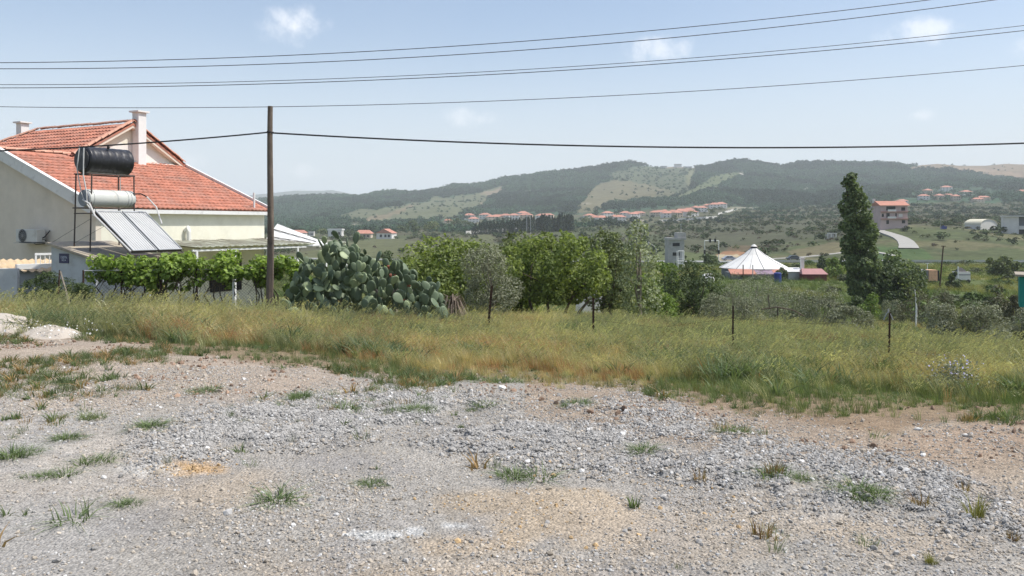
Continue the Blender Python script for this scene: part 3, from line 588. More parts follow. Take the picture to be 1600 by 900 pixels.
# ---------------------------------------------------------------- shared materials
M = {}
M['cream'] = mat('cream_render', (.76, .74, .62), .9, .06, 2, dirt=(.66, .63, .50), dscale=.8, dth=(.5, .8), bump=.15)
M['beige'] = mat('beige_render', (.70, .63, .53), .9, .06, 1.5, dirt=(.60, .54, .45), dscale=.6, dth=(.5, .8), bump=.15)
M['plaster'] = mat('new_plaster', (.74, .73, .68), .9, .05, 3, bump=.2)
M['white'] = mat('white_paint', (.74, .74, .72), .6, .06, 4, dirt=(.55, .53, .48), dscale=2, dth=(.58, .8))
M['fascia'] = mat('white_fascia', (.72, .72, .70), .7, .05, 3, dirt=(.45, .44, .42), dscale=2.5, dth=(.55, .75))
M['tile'] = mat('clay_tile', (.475, .195, .130), .85, .12, 3, island=.16, dirt=(.36, .20, .155), dscale=1.1, dth=(.44, .68), bump=.2)
M['ridge'] = mat('clay_ridge_tile', (.50, .24, .165), .85, .2, 3, island=.2, dirt=(.55, .36, .27), dscale=2, dth=(.45, .7))
M['mortar'] = mat('mortar', (.5, .47, .42), .95, .15, 6)
M['limewash'] = mat('limewashed_block', (.50, .52, .53), .9, .1, 2, dirt=(.36, .36, .33), dscale=1.6, dth=(.5, .75), bump=.3)
M['slab'] = mat('old_roof_slab', (.42, .36, .27), .95, .2, 3, dirt=(.22, .20, .18), dscale=1.5, dth=(.45, .6), bump=.4)
M['steel'] = mat('dark_steel', (.085, .075, .07), .6, .2, 6, metal=.3, dirt=(.15, .09, .06), dscale=5)
M['galv'] = mat('galvanised_steel', (.42, .43, .44), .5, .12, 6, metal=.5)
M['pipe'] = mat('pipe_cladding', (.55, .54, .52), .6, .1, 8)
M['blackp'] = mat('black_plastic', (.018, .018, .022), .38, .2, 3, spec=.5, dirt=(.13, .13, .14), dscale=3.2, dth=(.56, .7))
M['tank'] = mat('pale_grey_tank', (.55, .56, .52), .45, .06, 3, dirt=(.42, .36, .27), dscale=1.4, dth=(.58, .75), spec=.5)
M['tankend'] = mat('grey_tank_end', (.22, .235, .26), .5, .1, 3)
M['rubber'] = mat('rubber_black', (.02, .02, .02), .8, .1)
M['ac'] = mat('white_appliance', (.62, .61, .57), .5, .05, 3, dirt=(.4, .38, .34), dscale=3)
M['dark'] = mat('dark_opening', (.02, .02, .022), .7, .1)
M['blue'] = mat('blue_enamel', (.018, .022, .085), .4, .1, 3, spec=.5)
M['letter'] = mat('white_letter', (.55, .6, .68), .6, .02)
M['wood'] = mat('weathered_pole_wood', (.15, .118, .092), .9, .25, 3, bump=.6, bscale=12, dirt=(.06, .05, .045), dscale=4, dth=(.55, .75))
M['rust'] = mat('rusty_steel', (.05, .028, .02), .9, .3, 10, dirt=(.09, .04, .02), dscale=8)
M['cable'] = mat('dark_cable', (.02, .02, .022), .7, .1)
M['wirec'] = mat('aluminium_line', (.07, .07, .08), .6, .1)
M['bark'] = mat('bark', (.10, .08, .06), .95, .25, 6, bump=.6, bscale=20)
M['palebark'] = mat('pale_bark', (.24, .21, .17), .95, .25, 6, bump=.4, bscale=20)
M['redroof'] = mat('far_red_roof', (.44, .21, .155), .9, .12, .6, island=.12)
M['farwall'] = mat('far_white_wall', (.66, .64, .60), .9, .1, .4)
M['farcream'] = mat('far_cream_wall', (.52, .44, .34), .9, .1, .4)
M['glass'] = mat('window_glass', (.05, .06, .07), .15, .05, spec=.6)
M['concrete'] = mat('grey_concrete', (.40, .39, .375), .9, .12, 1.2, dirt=(.22, .21, .2), dscale=.7, bump=.2)
M['membrane'] = mat('white_roof_sheet', (.70, .69, .66), .6, .04, .8, dirt=(.58, .55, .50), dscale=.5, dth=(.5, .75))
M['asphalt'] = mat('asphalt', (.26, .26, .255), .9, .06, .3)
M['lane'] = mat('pale_lane', (.33, .32, .29), .9, .06, .3)
M['pinkwall'] = mat('pink_render', (.52, .40, .375), .9, .1, .4, dirt=(.42, .32, .3), dscale=.3)
M['maroon'] = mat('maroon_sheet', (.16, .035, .04), .7, .1, 1)
M['pinkroof'] = mat('faded_pink_sheet', (.38, .20, .19), .7, .08, 1)
M['teal'] = mat('teal_paint', (.012, .22, .19), .6, .1, 2)
M['orange'] = mat('pale_orange_board', (.62, .36, .22), .8, .25, 3)
M['barrelb'] = mat('blue_drum', (.02, .04, .2), .5, .1)
M['car1'] = mat('dark_car_paint', (.05, .06, .075), .3, .05, spec=.6)
M['car2'] = mat('silver_car_paint', (.35, .37, .42), .3, .05, spec=.6)
M['greyblue'] = mat('grey_blue_wall', (.17, .18, .20), .9, .1, .8)
M['purple'] = mat('faded_purple_sheet', (.26, .19, .24), .8, .15, .8)
M['sand'] = mat('pale_sand', (.47, .42, .36), .95, .1, 4, bump=.7, bscale=18, dirt=(.40, .35, .30), dscale=2)
M['green_roof'] = None
def sheet_mat():
    m, t, b, N, L = newmat('green_translucent_sheet'); o = t.nodes['Material Output']
    n = N('ShaderNodeTexNoise'); n.inputs['Scale'].default_value = 3; co = N('ShaderNodeTexCoord'); L(co.outputs['Object'], n.inputs[0])
    mx = N('ShaderNodeMixRGB'); mx.inputs[1].default_value = (.60, .61, .52, 1); mx.inputs[2].default_value = (.40, .37, .30, 1); r = N('ShaderNodeMapRange'); r.inputs[1].default_value = .45; r.inputs[2].default_value = .65; L(n.outputs[0], r.inputs[0]); L(r.outputs[0], mx.inputs[0]); L(mx.outputs[0], b.inputs['Base Color'])
    b.inputs['Roughness'].default_value = .5; tr = N('ShaderNodeBsdfTranslucent'); tr.inputs[0].default_value = (.66, .68, .54, 1); s = N('ShaderNodeMixShader'); s.inputs[0].default_value = .5
    L(b.outputs[0], s.inputs[1]); L(tr.outputs[0], s.inputs[2]); L(s.outputs[0], o.inputs[0]); return m
M['green_roof'] = sheet_mat()
# ---------------------------------------------------------------- the house
U = Vector((.455, .890, 0)).normalized(); AU = math.atan2(U.y, U.x)      # eave direction; local y climbs the roof slope
HC = Vector((-15, 30, 0)); HB = -2.3
def hrel(z): return z+CZ-HB             # height above camera level -> local z
def frame_rot(): return AU
house = thing('house', 'cream single storey house with orange tiled roof, left behind the vines', 'house', (HC.x, HC.y, HB), AU)
EV, TR, SL = .646, 5.75, 2.26/5.75       # eave height above the eye, run to the ridge, slope
LN = 8.45
def roof_z(t): return hrel(EV+t*SL)
zt = hrel(EV)
# walls: a closed shell (eave walls, gable walls)
def gwall(s0, s1, m, mt, nm):
    w_ = MB(); w_.prism([(0.02, 0), (2*TR-.02, 0), (2*TR-.02, zt-.06), (TR, roof_z(TR)-.08), (.02, zt-.06)], 0, s0, s1); return w_.build(nm, mt, house)
o = gwall(0, .22, 0, M['beige'], 'gable_wall'); gwall(LN-.22, LN, 0, M['cream'], 'gable_wall')
MB().box((.222, .02, 0), (LN-.222, .24, zt-.07)).build('eave_wall', M['cream'], house)
MB().box((.222, 2*TR-.24, 0), (LN-.222, 2*TR-.02, zt-.07)).build('eave_wall', M['cream'], house)
# roof deck
OV = .20
d = MB(); d.prism([(-OV, zt-.02-OV*SL), (TR, roof_z(TR)-.02), (2*TR+OV, zt-.02-OV*SL), (2*TR+OV, zt+.06-OV*SL), (TR, roof_z(TR)+.05), (-OV, zt+.06-OV*SL)], 0, -.18, LN+.18)
roof = d.build('roof', M['tile'], house)
def tiles(region, x0, x1, y0, y1, slope, zfun, wd=.225, ln=.36, seed=0):
    """rows of s-shaped clay tiles; region(x, y) tells where they lie (x along the eave, y up the slope in plan)"""
    r = random.Random(seed); V = []; Fc = []; run = ln*math.cos(math.atan(slope)); ny = int((y1-y0)/run); nx = int((x1-x0)/wd)
    for j in range(ny):
        for i in range(nx):
            x = x0+i*wd; y = y0+j*run
            if not region(x+wd/2, y+run/2): continue
            k = len(V); dz = r.uniform(-.006, .006); dx = r.uniform(-.005, .005)
            for (yy, lift) in ((y-.03, .075), (y+run, .025)):
                for q, h in ((0, .0), (.25, .035), (.5, .045), (.75, .02), (1, .0)): V.append((x+q*wd*1.02+dx, yy, zfun(yy)+lift+h+dz))
            for q in range(5): V.append((V[k+q][0], V[k+q][1], V[k+q][2]-.03))
            for q in range(4): Fc += [(k+q, k+q+1, k+5+q+1, k+5+q), (k+10+q, k+10+q+1, k+q+1, k+q)]
    return V, Fc
V, Fc = tiles(lambda x, y: True, -.12, LN+.1, -OV-.04, TR-.1, SL, roof_z, seed=3)
tag(link('roof_tiles', np_mesh('roof_tiles', V, Fc, M['tile']), house), kind='stuff')
V, Fc = tiles(lambda x, y: not (2.9 < x < LN), -.12, LN+.1, -OV, TR-.1, SL, roof_z, seed=3)
bk = np.array(V); bk[:, 1] = 2*TR-bk[:, 1]; tag(link('roof_tiles', np_mesh('roof_tiles_back', bk, Fc, M['tile']), house), kind='stuff')
# fascias along both rakes and the eave
for (s0, s1) in ((-.24, -.185), (LN+.185, LN+.24)):
    f = MB(); lo = (-OV-.02, hrel(EV)-OV*SL)
    f.prism([(lo[0], lo[1]-.30), (TR, roof_z(TR)-.26), (TR, roof_z(TR)+.12), (lo[0], lo[1]+.10)], 0, s0, s1); f.build('fascia', M['fascia'], house)
    f = MB(); f.prism([(lo[0], lo[1]+.11), (TR, roof_z(TR)+.13), (TR, roof_z(TR)+.19), (lo[0], lo[1]+.17)], 0, s0-.02, s1+.10 if s0 < 0 else s1+.02); f.build('coping', M['fascia'], house)
MB().box((-.18, -OV-.05, hrel(EV)-OV*SL-.17), (LN+.18, -OV+.02, hrel(EV)-OV*SL-.02)).build('gutter_board', M['fascia'], house)
MB().box((-.18, -OV+.022, hrel(EV)-OV*SL-.15), (LN+.18, .018, hrel(EV)-OV*SL-.12)).build('soffit', M['cream'], house)
# the raised cross wing
S0, S1, SP, RISE, T1, T2 = 2.9, 8.5, 5.7, 1.65, 12.0, 14.8
b0 = hrel(2.9)
g = MB(); g.prism([(S0+.18, b0-1.2), (S1-.12, b0-1.2), (S1-.12, b0+.02), (SP, b0+RISE-.1), (S0+.18, b0+.02)], 1, TR-.25, TR-.02); g.build('upper_gable_wall', M['cream'], house)
def zr(s): return b0+RISE*(1-abs(s-SP)/(SP-S0))
dk = MB()
A0 = [(S0-.15, TR-.55, zr(S0-.15)), (SP, TR-.55, b0+RISE), (S1+.1, TR-.55, zr(S1+.1))]
dk.add([(S0-.15, TR-.55, zr(S0-.15)), (SP, TR-.55, b0+RISE), (SP, T1, b0+RISE), (S0-.15, T2, zr(S0-.15)), (S1+.1, TR-.55, zr(S1+.1)), (S1+.1, T2, zr(S1+.1)),
        (S0-.15, TR-.55, zr(S0-.15)-.1), (SP, TR-.55, b0+RISE-.1), (SP, T1, b0+RISE-.1), (S0-.15, T2, zr(S0-.15)-.1), (S1+.1, TR-.55, zr(S1+.1)-.1), (S1+.1, T2, zr(S1+.1)-.1)],
       [(0, 1, 2, 3), (1, 4, 5, 2), (3, 2, 5), (6, 9, 8, 7), (7, 8, 11, 10), (9, 11, 8), (0, 6, 7, 1), (1, 7, 10, 4), (0, 3, 9, 6), (4, 10, 11, 5), (3, 5, 11, 9)])
dk.build('upper_roof', M['tile'], house)
# tiles on its left slope: built in a turned frame (x along the wing's eave, y up the slope)
SLU = RISE/(SP-S0)
def zu(y): return b0+y*SLU
V, Fc = tiles(lambda x, y: x < T2-TR+.5-y*(T2-T1)/(SP-S0), 0, T2-TR+.5, -.15, SP-S0-.05, SLU, zu, seed=5)
L_ = np.array(V); L_ = np.stack([S0+L_[:, 1], TR-.55+L_[:, 0], L_[:, 2]], 1); tag(link('roof_tiles', np_mesh('upper_tiles', L_, Fc, M['tile']), house), kind='stuff')
V, Fc = tiles(lambda x, y: x < T2-TR+.5-y*(T2-T1)/(SP-S0), 0, T2-TR+.5, -.15, SP-S0-.05, SLU, zu, seed=6)
L_ = np.array(V); L_ = np.stack([S1-L_[:, 1], TR-.55+L_[:, 0], L_[:, 2]], 1); tag(link('roof_tiles', np_mesh('upper_tiles_right', L_, Fc, M['tile']), house), kind='stuff')
# ridge and verge tiles one by one
rt = MB()
for k in range(7):
    a = math.pi*k/6; rt.v += [(0, math.cos(a)*.13, math.sin(a)*.10), (.40, math.cos(a)*.105, math.sin(a)*.085)]
rt.n = 14; rt.f = [(2*k, 2*k+1, 2*k+3, 2*k+2) for k in range(6)]
rtm = rt.mesh('ridge_tile', M['ridge'])
def ridge_run(p, q, n):
    p = Vector(p); q = Vector(q); dv = q-p; yaw = math.atan2(dv.y, dv.x); pitch = -math.atan2(dv.z, math.hypot(dv.x, dv.y))
    for k in range(n):
        c = p+dv*(k/n); link('ridge_tile', rtm, house, c+Vector((0, 0, random.uniform(-.01, .015))), (random.uniform(-.05, .05), pitch-.04, yaw+random.uniform(-.04, .04)), (dv.length/n/.37, 1, 1))
ridge_run((-.2, TR, roof_z(TR)+.06), (S0+.1, TR, roof_z(TR)+.06), 8)
ridge_run((SP, T1, b0+RISE+.06), (SP, TR-.6, b0+RISE+.06), 16)
ridge_run((S0-.12, T2, zr(S0-.12)+.05), (SP, T1, b0+RISE+.06), 11)
ridge_run((S0-.1, TR-.5, zr(S0-.1)+.09), (SP, TR-.5, b0+RISE+.09), 9)
ridge_run((S1+.05, TR-.5, zr(S1+.05)+.09), (SP, TR-.5, b0+RISE+.09), 9)
# verge underside boards and the patches of new plaster
for a, b in ((S0-.1, SP), (S1+.06, SP)):
    f = MB(); p = Vector((a, TR-.53, zr(a)-.05)); q = Vector((b, TR-.53, b0+RISE-.05)); f.add([p, q, q+Vector((0, .26, 0)), p+Vector((0, .26, 0)), p-Vector((0, 0, .17)), q-Vector((0, 0, .17)), q+Vector((0, .26, -.17)), p+Vector((0, .26, -.17))], [(0, 1, 2, 3), (4, 7, 6, 5), (0, 4, 5, 1), (3, 2, 6, 7), (0, 3, 7, 4), (1, 5, 6, 2)]); f.build('verge_board', M['beige'], house)
r = random.Random(4); base = roof_z(TR-.27)-.15
pts = [(S0+.4, base), (S1-.25, base)]; top = []
for k in range(30):
    s = S1-.3-(S1-S0-.8)*k/29; h = .95-abs(s-6.0)*.40 if s > 5.6 else .8-abs(s-5.2)*.35
    top.append((s, base+.18+max(h, .06)+r.uniform(-.06, .06)))
MB().prism(pts+top, 1, TR-.262, TR-.2515).build('plaster_patch', M['plaster'], house)
MB().prism([(S0+.3, base-.2)]+[(S0+.3+(S1-S0-.5)*k/24, base-.2) for k in range(1, 25)]+[(S0+.3+(S1-S0-.5)*k/24, roof_z(TR-.5)+.10+r.uniform(-.03, .03)) for k in range(24, -1, -1)], 1, TR-.5, TR-.27).build('mortar_fillet', M['plaster'], house)
# chimneys
def chimney(s, t, w_, z0, z1):
    c = MB(); c.box((s-w_/2, t-w_/2, z0), (s+w_/2, t+w_/2, z1)); ch = c.build('chimney', M['white'], house, bevel=.01)
    MB().box((s-w_/2-.10, t-w_/2-.10, z1+.002), (s+w_/2+.10, t+w_/2+.10, z1+.07)).build('chimney_cap', M['white'], ch); return ch
chimney(6.05, TR-.5, .42, roof_z(TR-.5)-.3, hrel(5.05)); chimney(5.5, 12.9, .40, hrel(3.3), hrel(4.93))
# small vent pipes on the roof, flue on the wall, window with bars
f = MB(); f.tube([(LN-.6, .05, zt-.1), (LN-.6, .05, zt+.75)], .045, 8); f.build('vent_pipe', M['white'], house)
f = MB(); f.tube([(4.0, -.02, zt-.92), (4.0, -.14, zt-.80), (4.03, -.16, zt-.95), (4.06, -.14, zt-1.5)], [.10, .10, .09, .09], 8); f.build('flue_pipe', M['plaster'], house)
wz = zt-2.6
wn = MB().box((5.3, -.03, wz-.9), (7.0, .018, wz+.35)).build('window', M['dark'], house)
fr = MB()
for k in range(15): fr.bar((5.35+k*.115, -.09, wz-.9), (5.35+k*.115, -.09, wz+.6), .011, n=4)
for zz in (-.5, .1, .45): fr.bar((5.3, -.09, wz+zz), (7.05, -.09, wz+zz), .013, n=4)
fr.build('window_bars', M['steel'], wn)
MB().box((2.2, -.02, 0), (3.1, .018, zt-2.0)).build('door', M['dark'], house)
def hpt(px, py, s=-.01):
    """local (t, z) on the left gable wall under an image point"""
    u = (px-800)/F; a = HC.x+s*U.x; b = HC.y+s*U.y; t = (u*b-a)/(-U.y-u*U.x); Y = b+U.x*t; return t, (HY-py)/F*Y+CZ-HB
def Hw(s, t, z): return Vector((HC.x+s*U.x-t*U.y, HC.y+s*U.y+t*U.x, HB+z))
# ---- air conditioner on the gable wall
t1, z1 = hpt(43, 358); t2, z2 = hpt(76, 378); aw, ah = abs(t1-t2), z1-z2
o = Hw(-.05, (t1+t2)/2, z2)
acu = thing('air_conditioner', 'white outdoor air conditioner unit on the beige gable wall', 'air conditioner', o, AU)
MB().box((-.42, -aw/2, 0), (-.08, aw/2, ah)).build('casing', M['ac'], acu, bevel=.02)
g = MB(); cy, cz = aw*.16, ah*.5
for rr in (.07, .13, .19, .24): g.tube([(-.437, cy+rr*math.cos(a*math.pi/12), cz+rr*math.sin(a*math.pi/12)) for a in range(25)], .006, 4)
for a in range(12): g.bar((-.437, cy, cz), (-.437, cy+.24*math.cos(a*math.pi/6), cz+.24*math.sin(a*math.pi/6)), .004, n=4)
g.build('fan_grille', M['galv'], acu)
d = MB(); d.bar((-.43, cy, cz), (-.424, cy, cz), .235, n=24); d.build('fan_opening', M['dark'], acu)
g = MB(); g.bar((-.45, -aw*.3, -.02), (.03, -aw*.3, -.02), .015); g.bar((-.45, aw*.3, -.02), (.03, aw*.3, -.02), .015); g.box((-.47, -aw/2-.05, -.045), (.0, aw/2+.05, -.03)); g.build('bracket', M['galv'], acu)
g = MB(); g.tube([(-.2, -aw/2, .15), (-.2, -aw/2-.10, .18), (-.1, -aw/2-.13, .30), (.03, -aw/2-.08, .42)], .018); g.tube([(-.2, -aw/2, .1), (-.22, -aw/2-.15, .1), (-.1, -aw/2-.16, -.05), (-.1, -.1, -.10), (0, .2, -.05)], .014); g.build('hose', M['rubber'], acu)
# ---------------------------------------------------------------- shed with the solar set
SC = Vector((-12.5, 25.0, 0)); SB = -2.2
def sh(z): return z+CZ-SB
shed = thing('shed', 'low whitewashed shed with sloping slab roof beside the beige gable', 'shed', (SC.x, SC.y, SB), AU)
sl = .44/2.17
b = MB(); b.prism([(0, 0), (2.1, 0), (2.1, sh(-1.1+2.1*sl)), (0, sh(-1.1))], 0, 0, 2.0); b.build('wall', M['limewash'], shed)
b = MB(); b.prism([(-.16, sh(-1.09-.16*sl)), (2.2, sh(-1.09+2.2*sl)), (2.2, sh(-1.0+2.2*sl)), (-.16, sh(-1.0-.16*sl))], 0, -.14, 2.2); b.build('roof', M['slab'], shed, bevel=.015)
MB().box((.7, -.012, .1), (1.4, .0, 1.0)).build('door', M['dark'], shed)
def Sw(s, t, z): return Vector((SC.x+s*U.x-t*U.y, SC.y+s*U.y+t*U.x, CZ+z))
def Sl(t): return -1.0+t*sl
# sign
def on_shed(px, py, s=0.):
    u = (px-800)/F; a = SC.x+s*U.x; bb = SC.y+s*U.y; t = (u*bb-a)/(-U.y-u*U.x); return t, (HY-py)/F*(bb+U.x*t)
t1, z1 = on_shed(93, 396); t2, z2 = on_shed(108, 411.5)
sg = thing('street_sign', 'small dark blue address plate on the whitewashed shed front', 'sign', Sw(-.012, (t1+t2)/2, z2), AU)
hw, hh = abs(t1-t2)/2, z1-z2
MB().box((-.006, -hw, 0), (.008, hw, hh)).build('plate', M['blue'], sg, bevel=.003)
def text(body, size, parent, mat_, loc, rot):
    cu = bpy.data.curves.new('text', 'FONT'); cu.body = body; cu.size = size; cu.align_x = 'CENTER'; cu.extrude = .001
    to = bpy.data.objects.new('t', cu); C.objects.link(to); dg = bpy.context.evaluated_depsgraph_get(); me = bpy.data.meshes.new_from_object(to.evaluated_get(dg)); bpy.data.objects.remove(to)
    me.materials.clear(); me.materials.append(mat_); return link('lettering', me, parent, loc, rot)
text('1507N', .115, sg, M['letter'], (-.0085, 0, hh*.47), (R(90), 0, R(-90))); text('NO:4', .085, sg, M['letter'], (-.0085, 0, hh*.22), (R(90), 0, R(-90)))
# stand
st = thing('tank_stand', 'tall dark steel frame on the shed roof carrying both tanks', 'stand', Sw(1.1, 1.1, Sl(1.1)), AU)
def P(s, t, z): return Vector((s-1.1, t-1.1, z-Sl(1.1)))     # local point
def prt(nm, fn, mt, par=None, **k): m = MB(); fn(m); return m.build(nm, mt, par or st, **k)
TK = 1.56                                                     # underside of the black tank, above the eye
for (s, t) in ((.35, .75), (.35, 1.5), (1.95, .75), (1.95, 1.5)):
    prt('leg', lambda m: m.bar(P(s, t, Sl(t)), P(s+(.06 if s < 1 else -.03), t+(.0), TK), .024, n=6), M['steel'])
for (a, bb) in (((.35, .75), (.35, 1.5)), ((1.95, .75), (1.95, 1.5)), ((.35, .75), (1.95, .75)), ((.35, 1.5), (1.95, 1.5))):
    prt('top_rail', lambda m: m.bar(P(*a, TK), P(*bb, TK), .022), M['steel'])
for (a, bb) in (((.3, .45), (.3, 1.5)), ((2.0, .45), (2.0, 1.5)), ((.3, 1.5), (2.0, 1.5))):
    prt('tank_rail', lambda m: m.bar(P(*a, .50), P(*bb, .50), .02), M['steel'])
prt('brace', lambda m: (m.bar(P(.35, 1.5, Sl(1.5)+.1), P(1.95, 1.5, .2), .006, n=4)), M['steel'])
prt('brace', lambda m: (m.bar(P(.35, .75, .15), P(-.1, 1.9, Sl(1.9)+.05), .006, n=4)), M['steel'])
prt('cross_rail', lambda m: m.bar(P(.35, .6, .33), P(.35, 1.5, .33), .018), M['steel'])
# black tank: ribbed barrel lying along the eave direction
def barrel(name, label, s0, s1, t, z, r_, mt, endm, ribs, group=None, bev=.05):
    root = thing(name, label, 'tank', Sw((s0+s1)/2, t, z), AU); h = (s1-s0)/2; prof = [(-h, 0), (-h, r_*.6), (-h+.012, r_-bev), (-h+bev, r_)]
    n = 60
    for k in range(1, n):
        x = -h+bev+(2*h-2*bev)*k/n; prof.append((x, r_-(ribs[1]*abs(math.sin(math.pi*ribs[0]*k/n))**6 if ribs else 0)))
    prof += [(h-bev, r_), (h-.012, r_-bev), (h, r_*.6), (h, 0)]
    m = MB(); K = 36
    for (x, rr) in prof: m.v += [(x, rr*math.cos(2*math.pi*i/K), rr*math.sin(2*math.pi*i/K)) for i in range(K)]
    m.n = len(m.v); m.f = [(j*K+i, j*K+(i+1) % K, (j+1)*K+(i+1) % K, (j+1)*K+i) for j in range(len(prof)-1) for i in range(K)]
    m.build('shell', mt, root, smooth=True); return root, h
bt, h = barrel('water_tank', 'black plastic water barrel lying on top of the tall frame', .35, 1.95, 1.13, 2.0, .425, M['blackp'], None, (6, .008))
m = MB(); m.bar((-h-.03, 0, 0), (-h-.001, 0, 0), .34, n=28); m.build('lid', M['blackp'], bt)
m = MB(); m.bar((-.1, -.28, .36), (-.1, -.30, .46), .04, n=8); m.build('cap', M['rubber'], bt)
wt, h = barrel('hot_water_tank', 'pale grey hot water cylinder under the black barrel', .32, 2.0, .98, .80, .275, M['tank'], None, None, bev=.03)
m = MB(); m.bar((-h-.03, 0, 0), (-h-.001, 0, 0), .255, n=28); m.build('end_cap', M['tankend'], wt)
for x in (-h+.16, h-.3, h-.18):
    m = MB(); m.tube([(x, .279*math.cos(a*math.pi/14), .279*math.sin(a*math.pi/14)) for a in range(29)], .008, 4); m.build('strap', M['galv'], wt)
# collectors
prow = [(.42, 1.30), (1.36, 2.24)]
for k, (s0, s1) in enumerate(prow):
    lab = ('left solar collector panel propped over the shed, nearer the whitewashed wall', 'right solar collector panel propped above the vines, nearer the cream house')[k]
    a = Sw((s0+s1)/2, -1.10, -.80); pn = thing('solar_panel', lab, 'solar panel', a, AU, 'solar collectors under the hot water tank')
    hwid = (s1-s0)/2; up = Vector((0, 1.70, 1.21)); ln = up.length; Mx = Matrix.Rotation(math.atan2(1.21, 1.70), 4, 'X')
    m = MB(); m.box((-hwid, 0, -.085), (hwid, ln, -.02), Mx); m.build('tray', M['steel'], pn)
    for (a1, b1) in (((-hwid, 0, -.018), (-hwid+.035, ln, .012)), ((hwid-.035, 0, -.018), (hwid, ln, .012)), ((-hwid+.037, 0, -.018), (hwid-.037, .035, .010)), ((-hwid+.037, ln-.06, -.018), (hwid-.037, ln, .010))):
        m = MB(); m.box(a1, b1, Mx); m.build('frame', M['galv'], pn)
    nf = 9; fw = (2*hwid-.09)/nf
    for q in range(nf):
        m = MB(); x0 = -hwid+.045+q*fw; m.box((x0+.006, .045, -.014), (x0+fw-.006, ln-.07, -.004), Mx); m.build('absorber_strip', M['absorb'] if 'absorb' in M else M.setdefault('absorb', mat('absorber_under_glass', (.46, .46, .45), .35, .06, 2, spec=.6, dirt=(.5, .5, .48), dscale=.8)), pn)
for (a, bb, r_, mt) in (((.38, -1.10, -.93), (.38, .62, .33), .02, 'steel'), ((2.28, -1.10, -.93), (2.28, .62, .33), .02, 'steel'), ((.3, -1.15, -.93), (2.35, -1.15, -.93), .02, 'steel'), ((.62, -1.1, -.93), (.62, -1.1, -1.7), .022, 'white'), ((2.1, -1.1, -.93), (2.1, -1.1, -2.0), .022, 'white'), ((1.5, -1.1, -.93), (1.5, -1.1, -1.9), .016, 'white')):
    prt('panel_support', lambda m: m.bar(P(*a), P(*bb), r_), M[mt])
# pipes between tanks and collectors
def pp(pts, r_, mt): prt('pipe', lambda m: m.tube([P(*p) for p in pts], r_, 6), mt)
pp([(.28, .95, 2.35), (.25, .93, 1.5), (.27, .80, .95), (.27, .78, .6)], .022, M['pipe'])
pp([(.26, 1.12, 2.42), (.20, 1.16, 1.7), (.26, 1.05, 1.0), (.27, .85, .62)], .018, M['pipe'])
pp([(.27, .98, .75), (.22, .6, .62), (.22, .35, .25), (.34, -1.1, -.82)], .028, M['pipe'])
pp([(.27, .78, .6), (.3, .62, .42), (.36, .55, .35)], .022, M['pipe'])
pp([(2.02, .98, .98), (2.3, .9, 1.0), (2.42, .75, .9)], .022, M['rubber']); pp([(2.42, .75, .9), (2.42, .3, .55), (2.30, -.1, .0)], .022, M['pipe'])
pp([(1.98, 1.5, 1.9), (2.0, 1.5, 1.0), (1.98, 1.5, .2)], .015, M['pipe'])
pp([(.6, .2, Sl(.2)+.03), (1.4, -.35, -1.15), (1.5, -1.0, -1.35)], .02, M['pipe'])
# ---- railing, low white walls and corrugated roof at the far left
def place_wall(name, label, cat, px0, px1, yt, Y0, Y1, mt, zb=-2.4, th=.15, group=None):
    a = Vector(((px0-800)/F*Y0, Y0, 0)); bq = Vector(((px1-800)/F*Y1, Y1, 0)); d_ = bq-a; root = thing(name, label, cat, (a.x, a.y, zb), math.atan2(d_.y, d_.x), group)
    m = MB(); h0 = CZ+(HY-yt)*Y0/F-zb; m.box((0, 0, 0), (d_.length, th, h0)); m.build('wall', mt, root, bevel=.01); return root, d_.length, h0
w1, l1, h1 = place_wall('garden_wall', 'low bluish white garden wall at the far left edge', 'wall', -90, 27, 420, 26.0, 26.2, M['limewash'])
w2, l2, h2 = place_wall('garden_wall', 'short white wall with a bright cap between railing and corrugated roof', 'wall', 29, 84, 421, 26.7, 27.4, M['limewash'])
MB().box((-.05, -.06, h2+.002), (l2+.02, .22, h2+.16)).build('coping', M['white'], w2)
rl = thing('railing', 'short white metal railing between the shed and the garden wall', 'railing', ((56-800)/F*27.4, 27.4, CZ-(424-HY)*27.4/F), math.atan2(.5, .55))
for k in range(5): m = MB(); m.bar((k*.135, 0, 0), (k*.135, 0, .56), .035 if k == 0 else .012, n=4 if k == 0 else 6); m.build('baluster', M['white'], rl)
m = MB(); m.box((-.03, -.03, .53), (.6, .03, .60)); m.build('top_rail', M['white'], rl)
cr = thing('corrugated_roof', 'low tan corrugated roof sheets over the wall at the left edge', 'roof', (-18.6, 26.9, CZ-(412-HY)*27/F-.25), R(8))
for k in range(5):
    V = []; Fc = []; n = 17
    for j in (0, 1):
        for i in range(n): V.append((k*.92+i*.058, -.7+j*2.0, .035*math.sin(i*math.pi/2)+.02+j*.30+.004*(k % 2)))
    Fc = [(i, i+1, n+i+1, n+i) for i in range(n-1)]
    o = link('roof_sheet', np_mesh('roof_sheet', V, Fc, M.setdefault('tin', mat('tan_corrugated_sheet', (.50, .38, .24), .85, .15, 3, dirt=(.55, .5, .42), dscale=2))), cr); md = o.modifiers.new('thick', 'SOLIDIFY'); md.thickness = .008
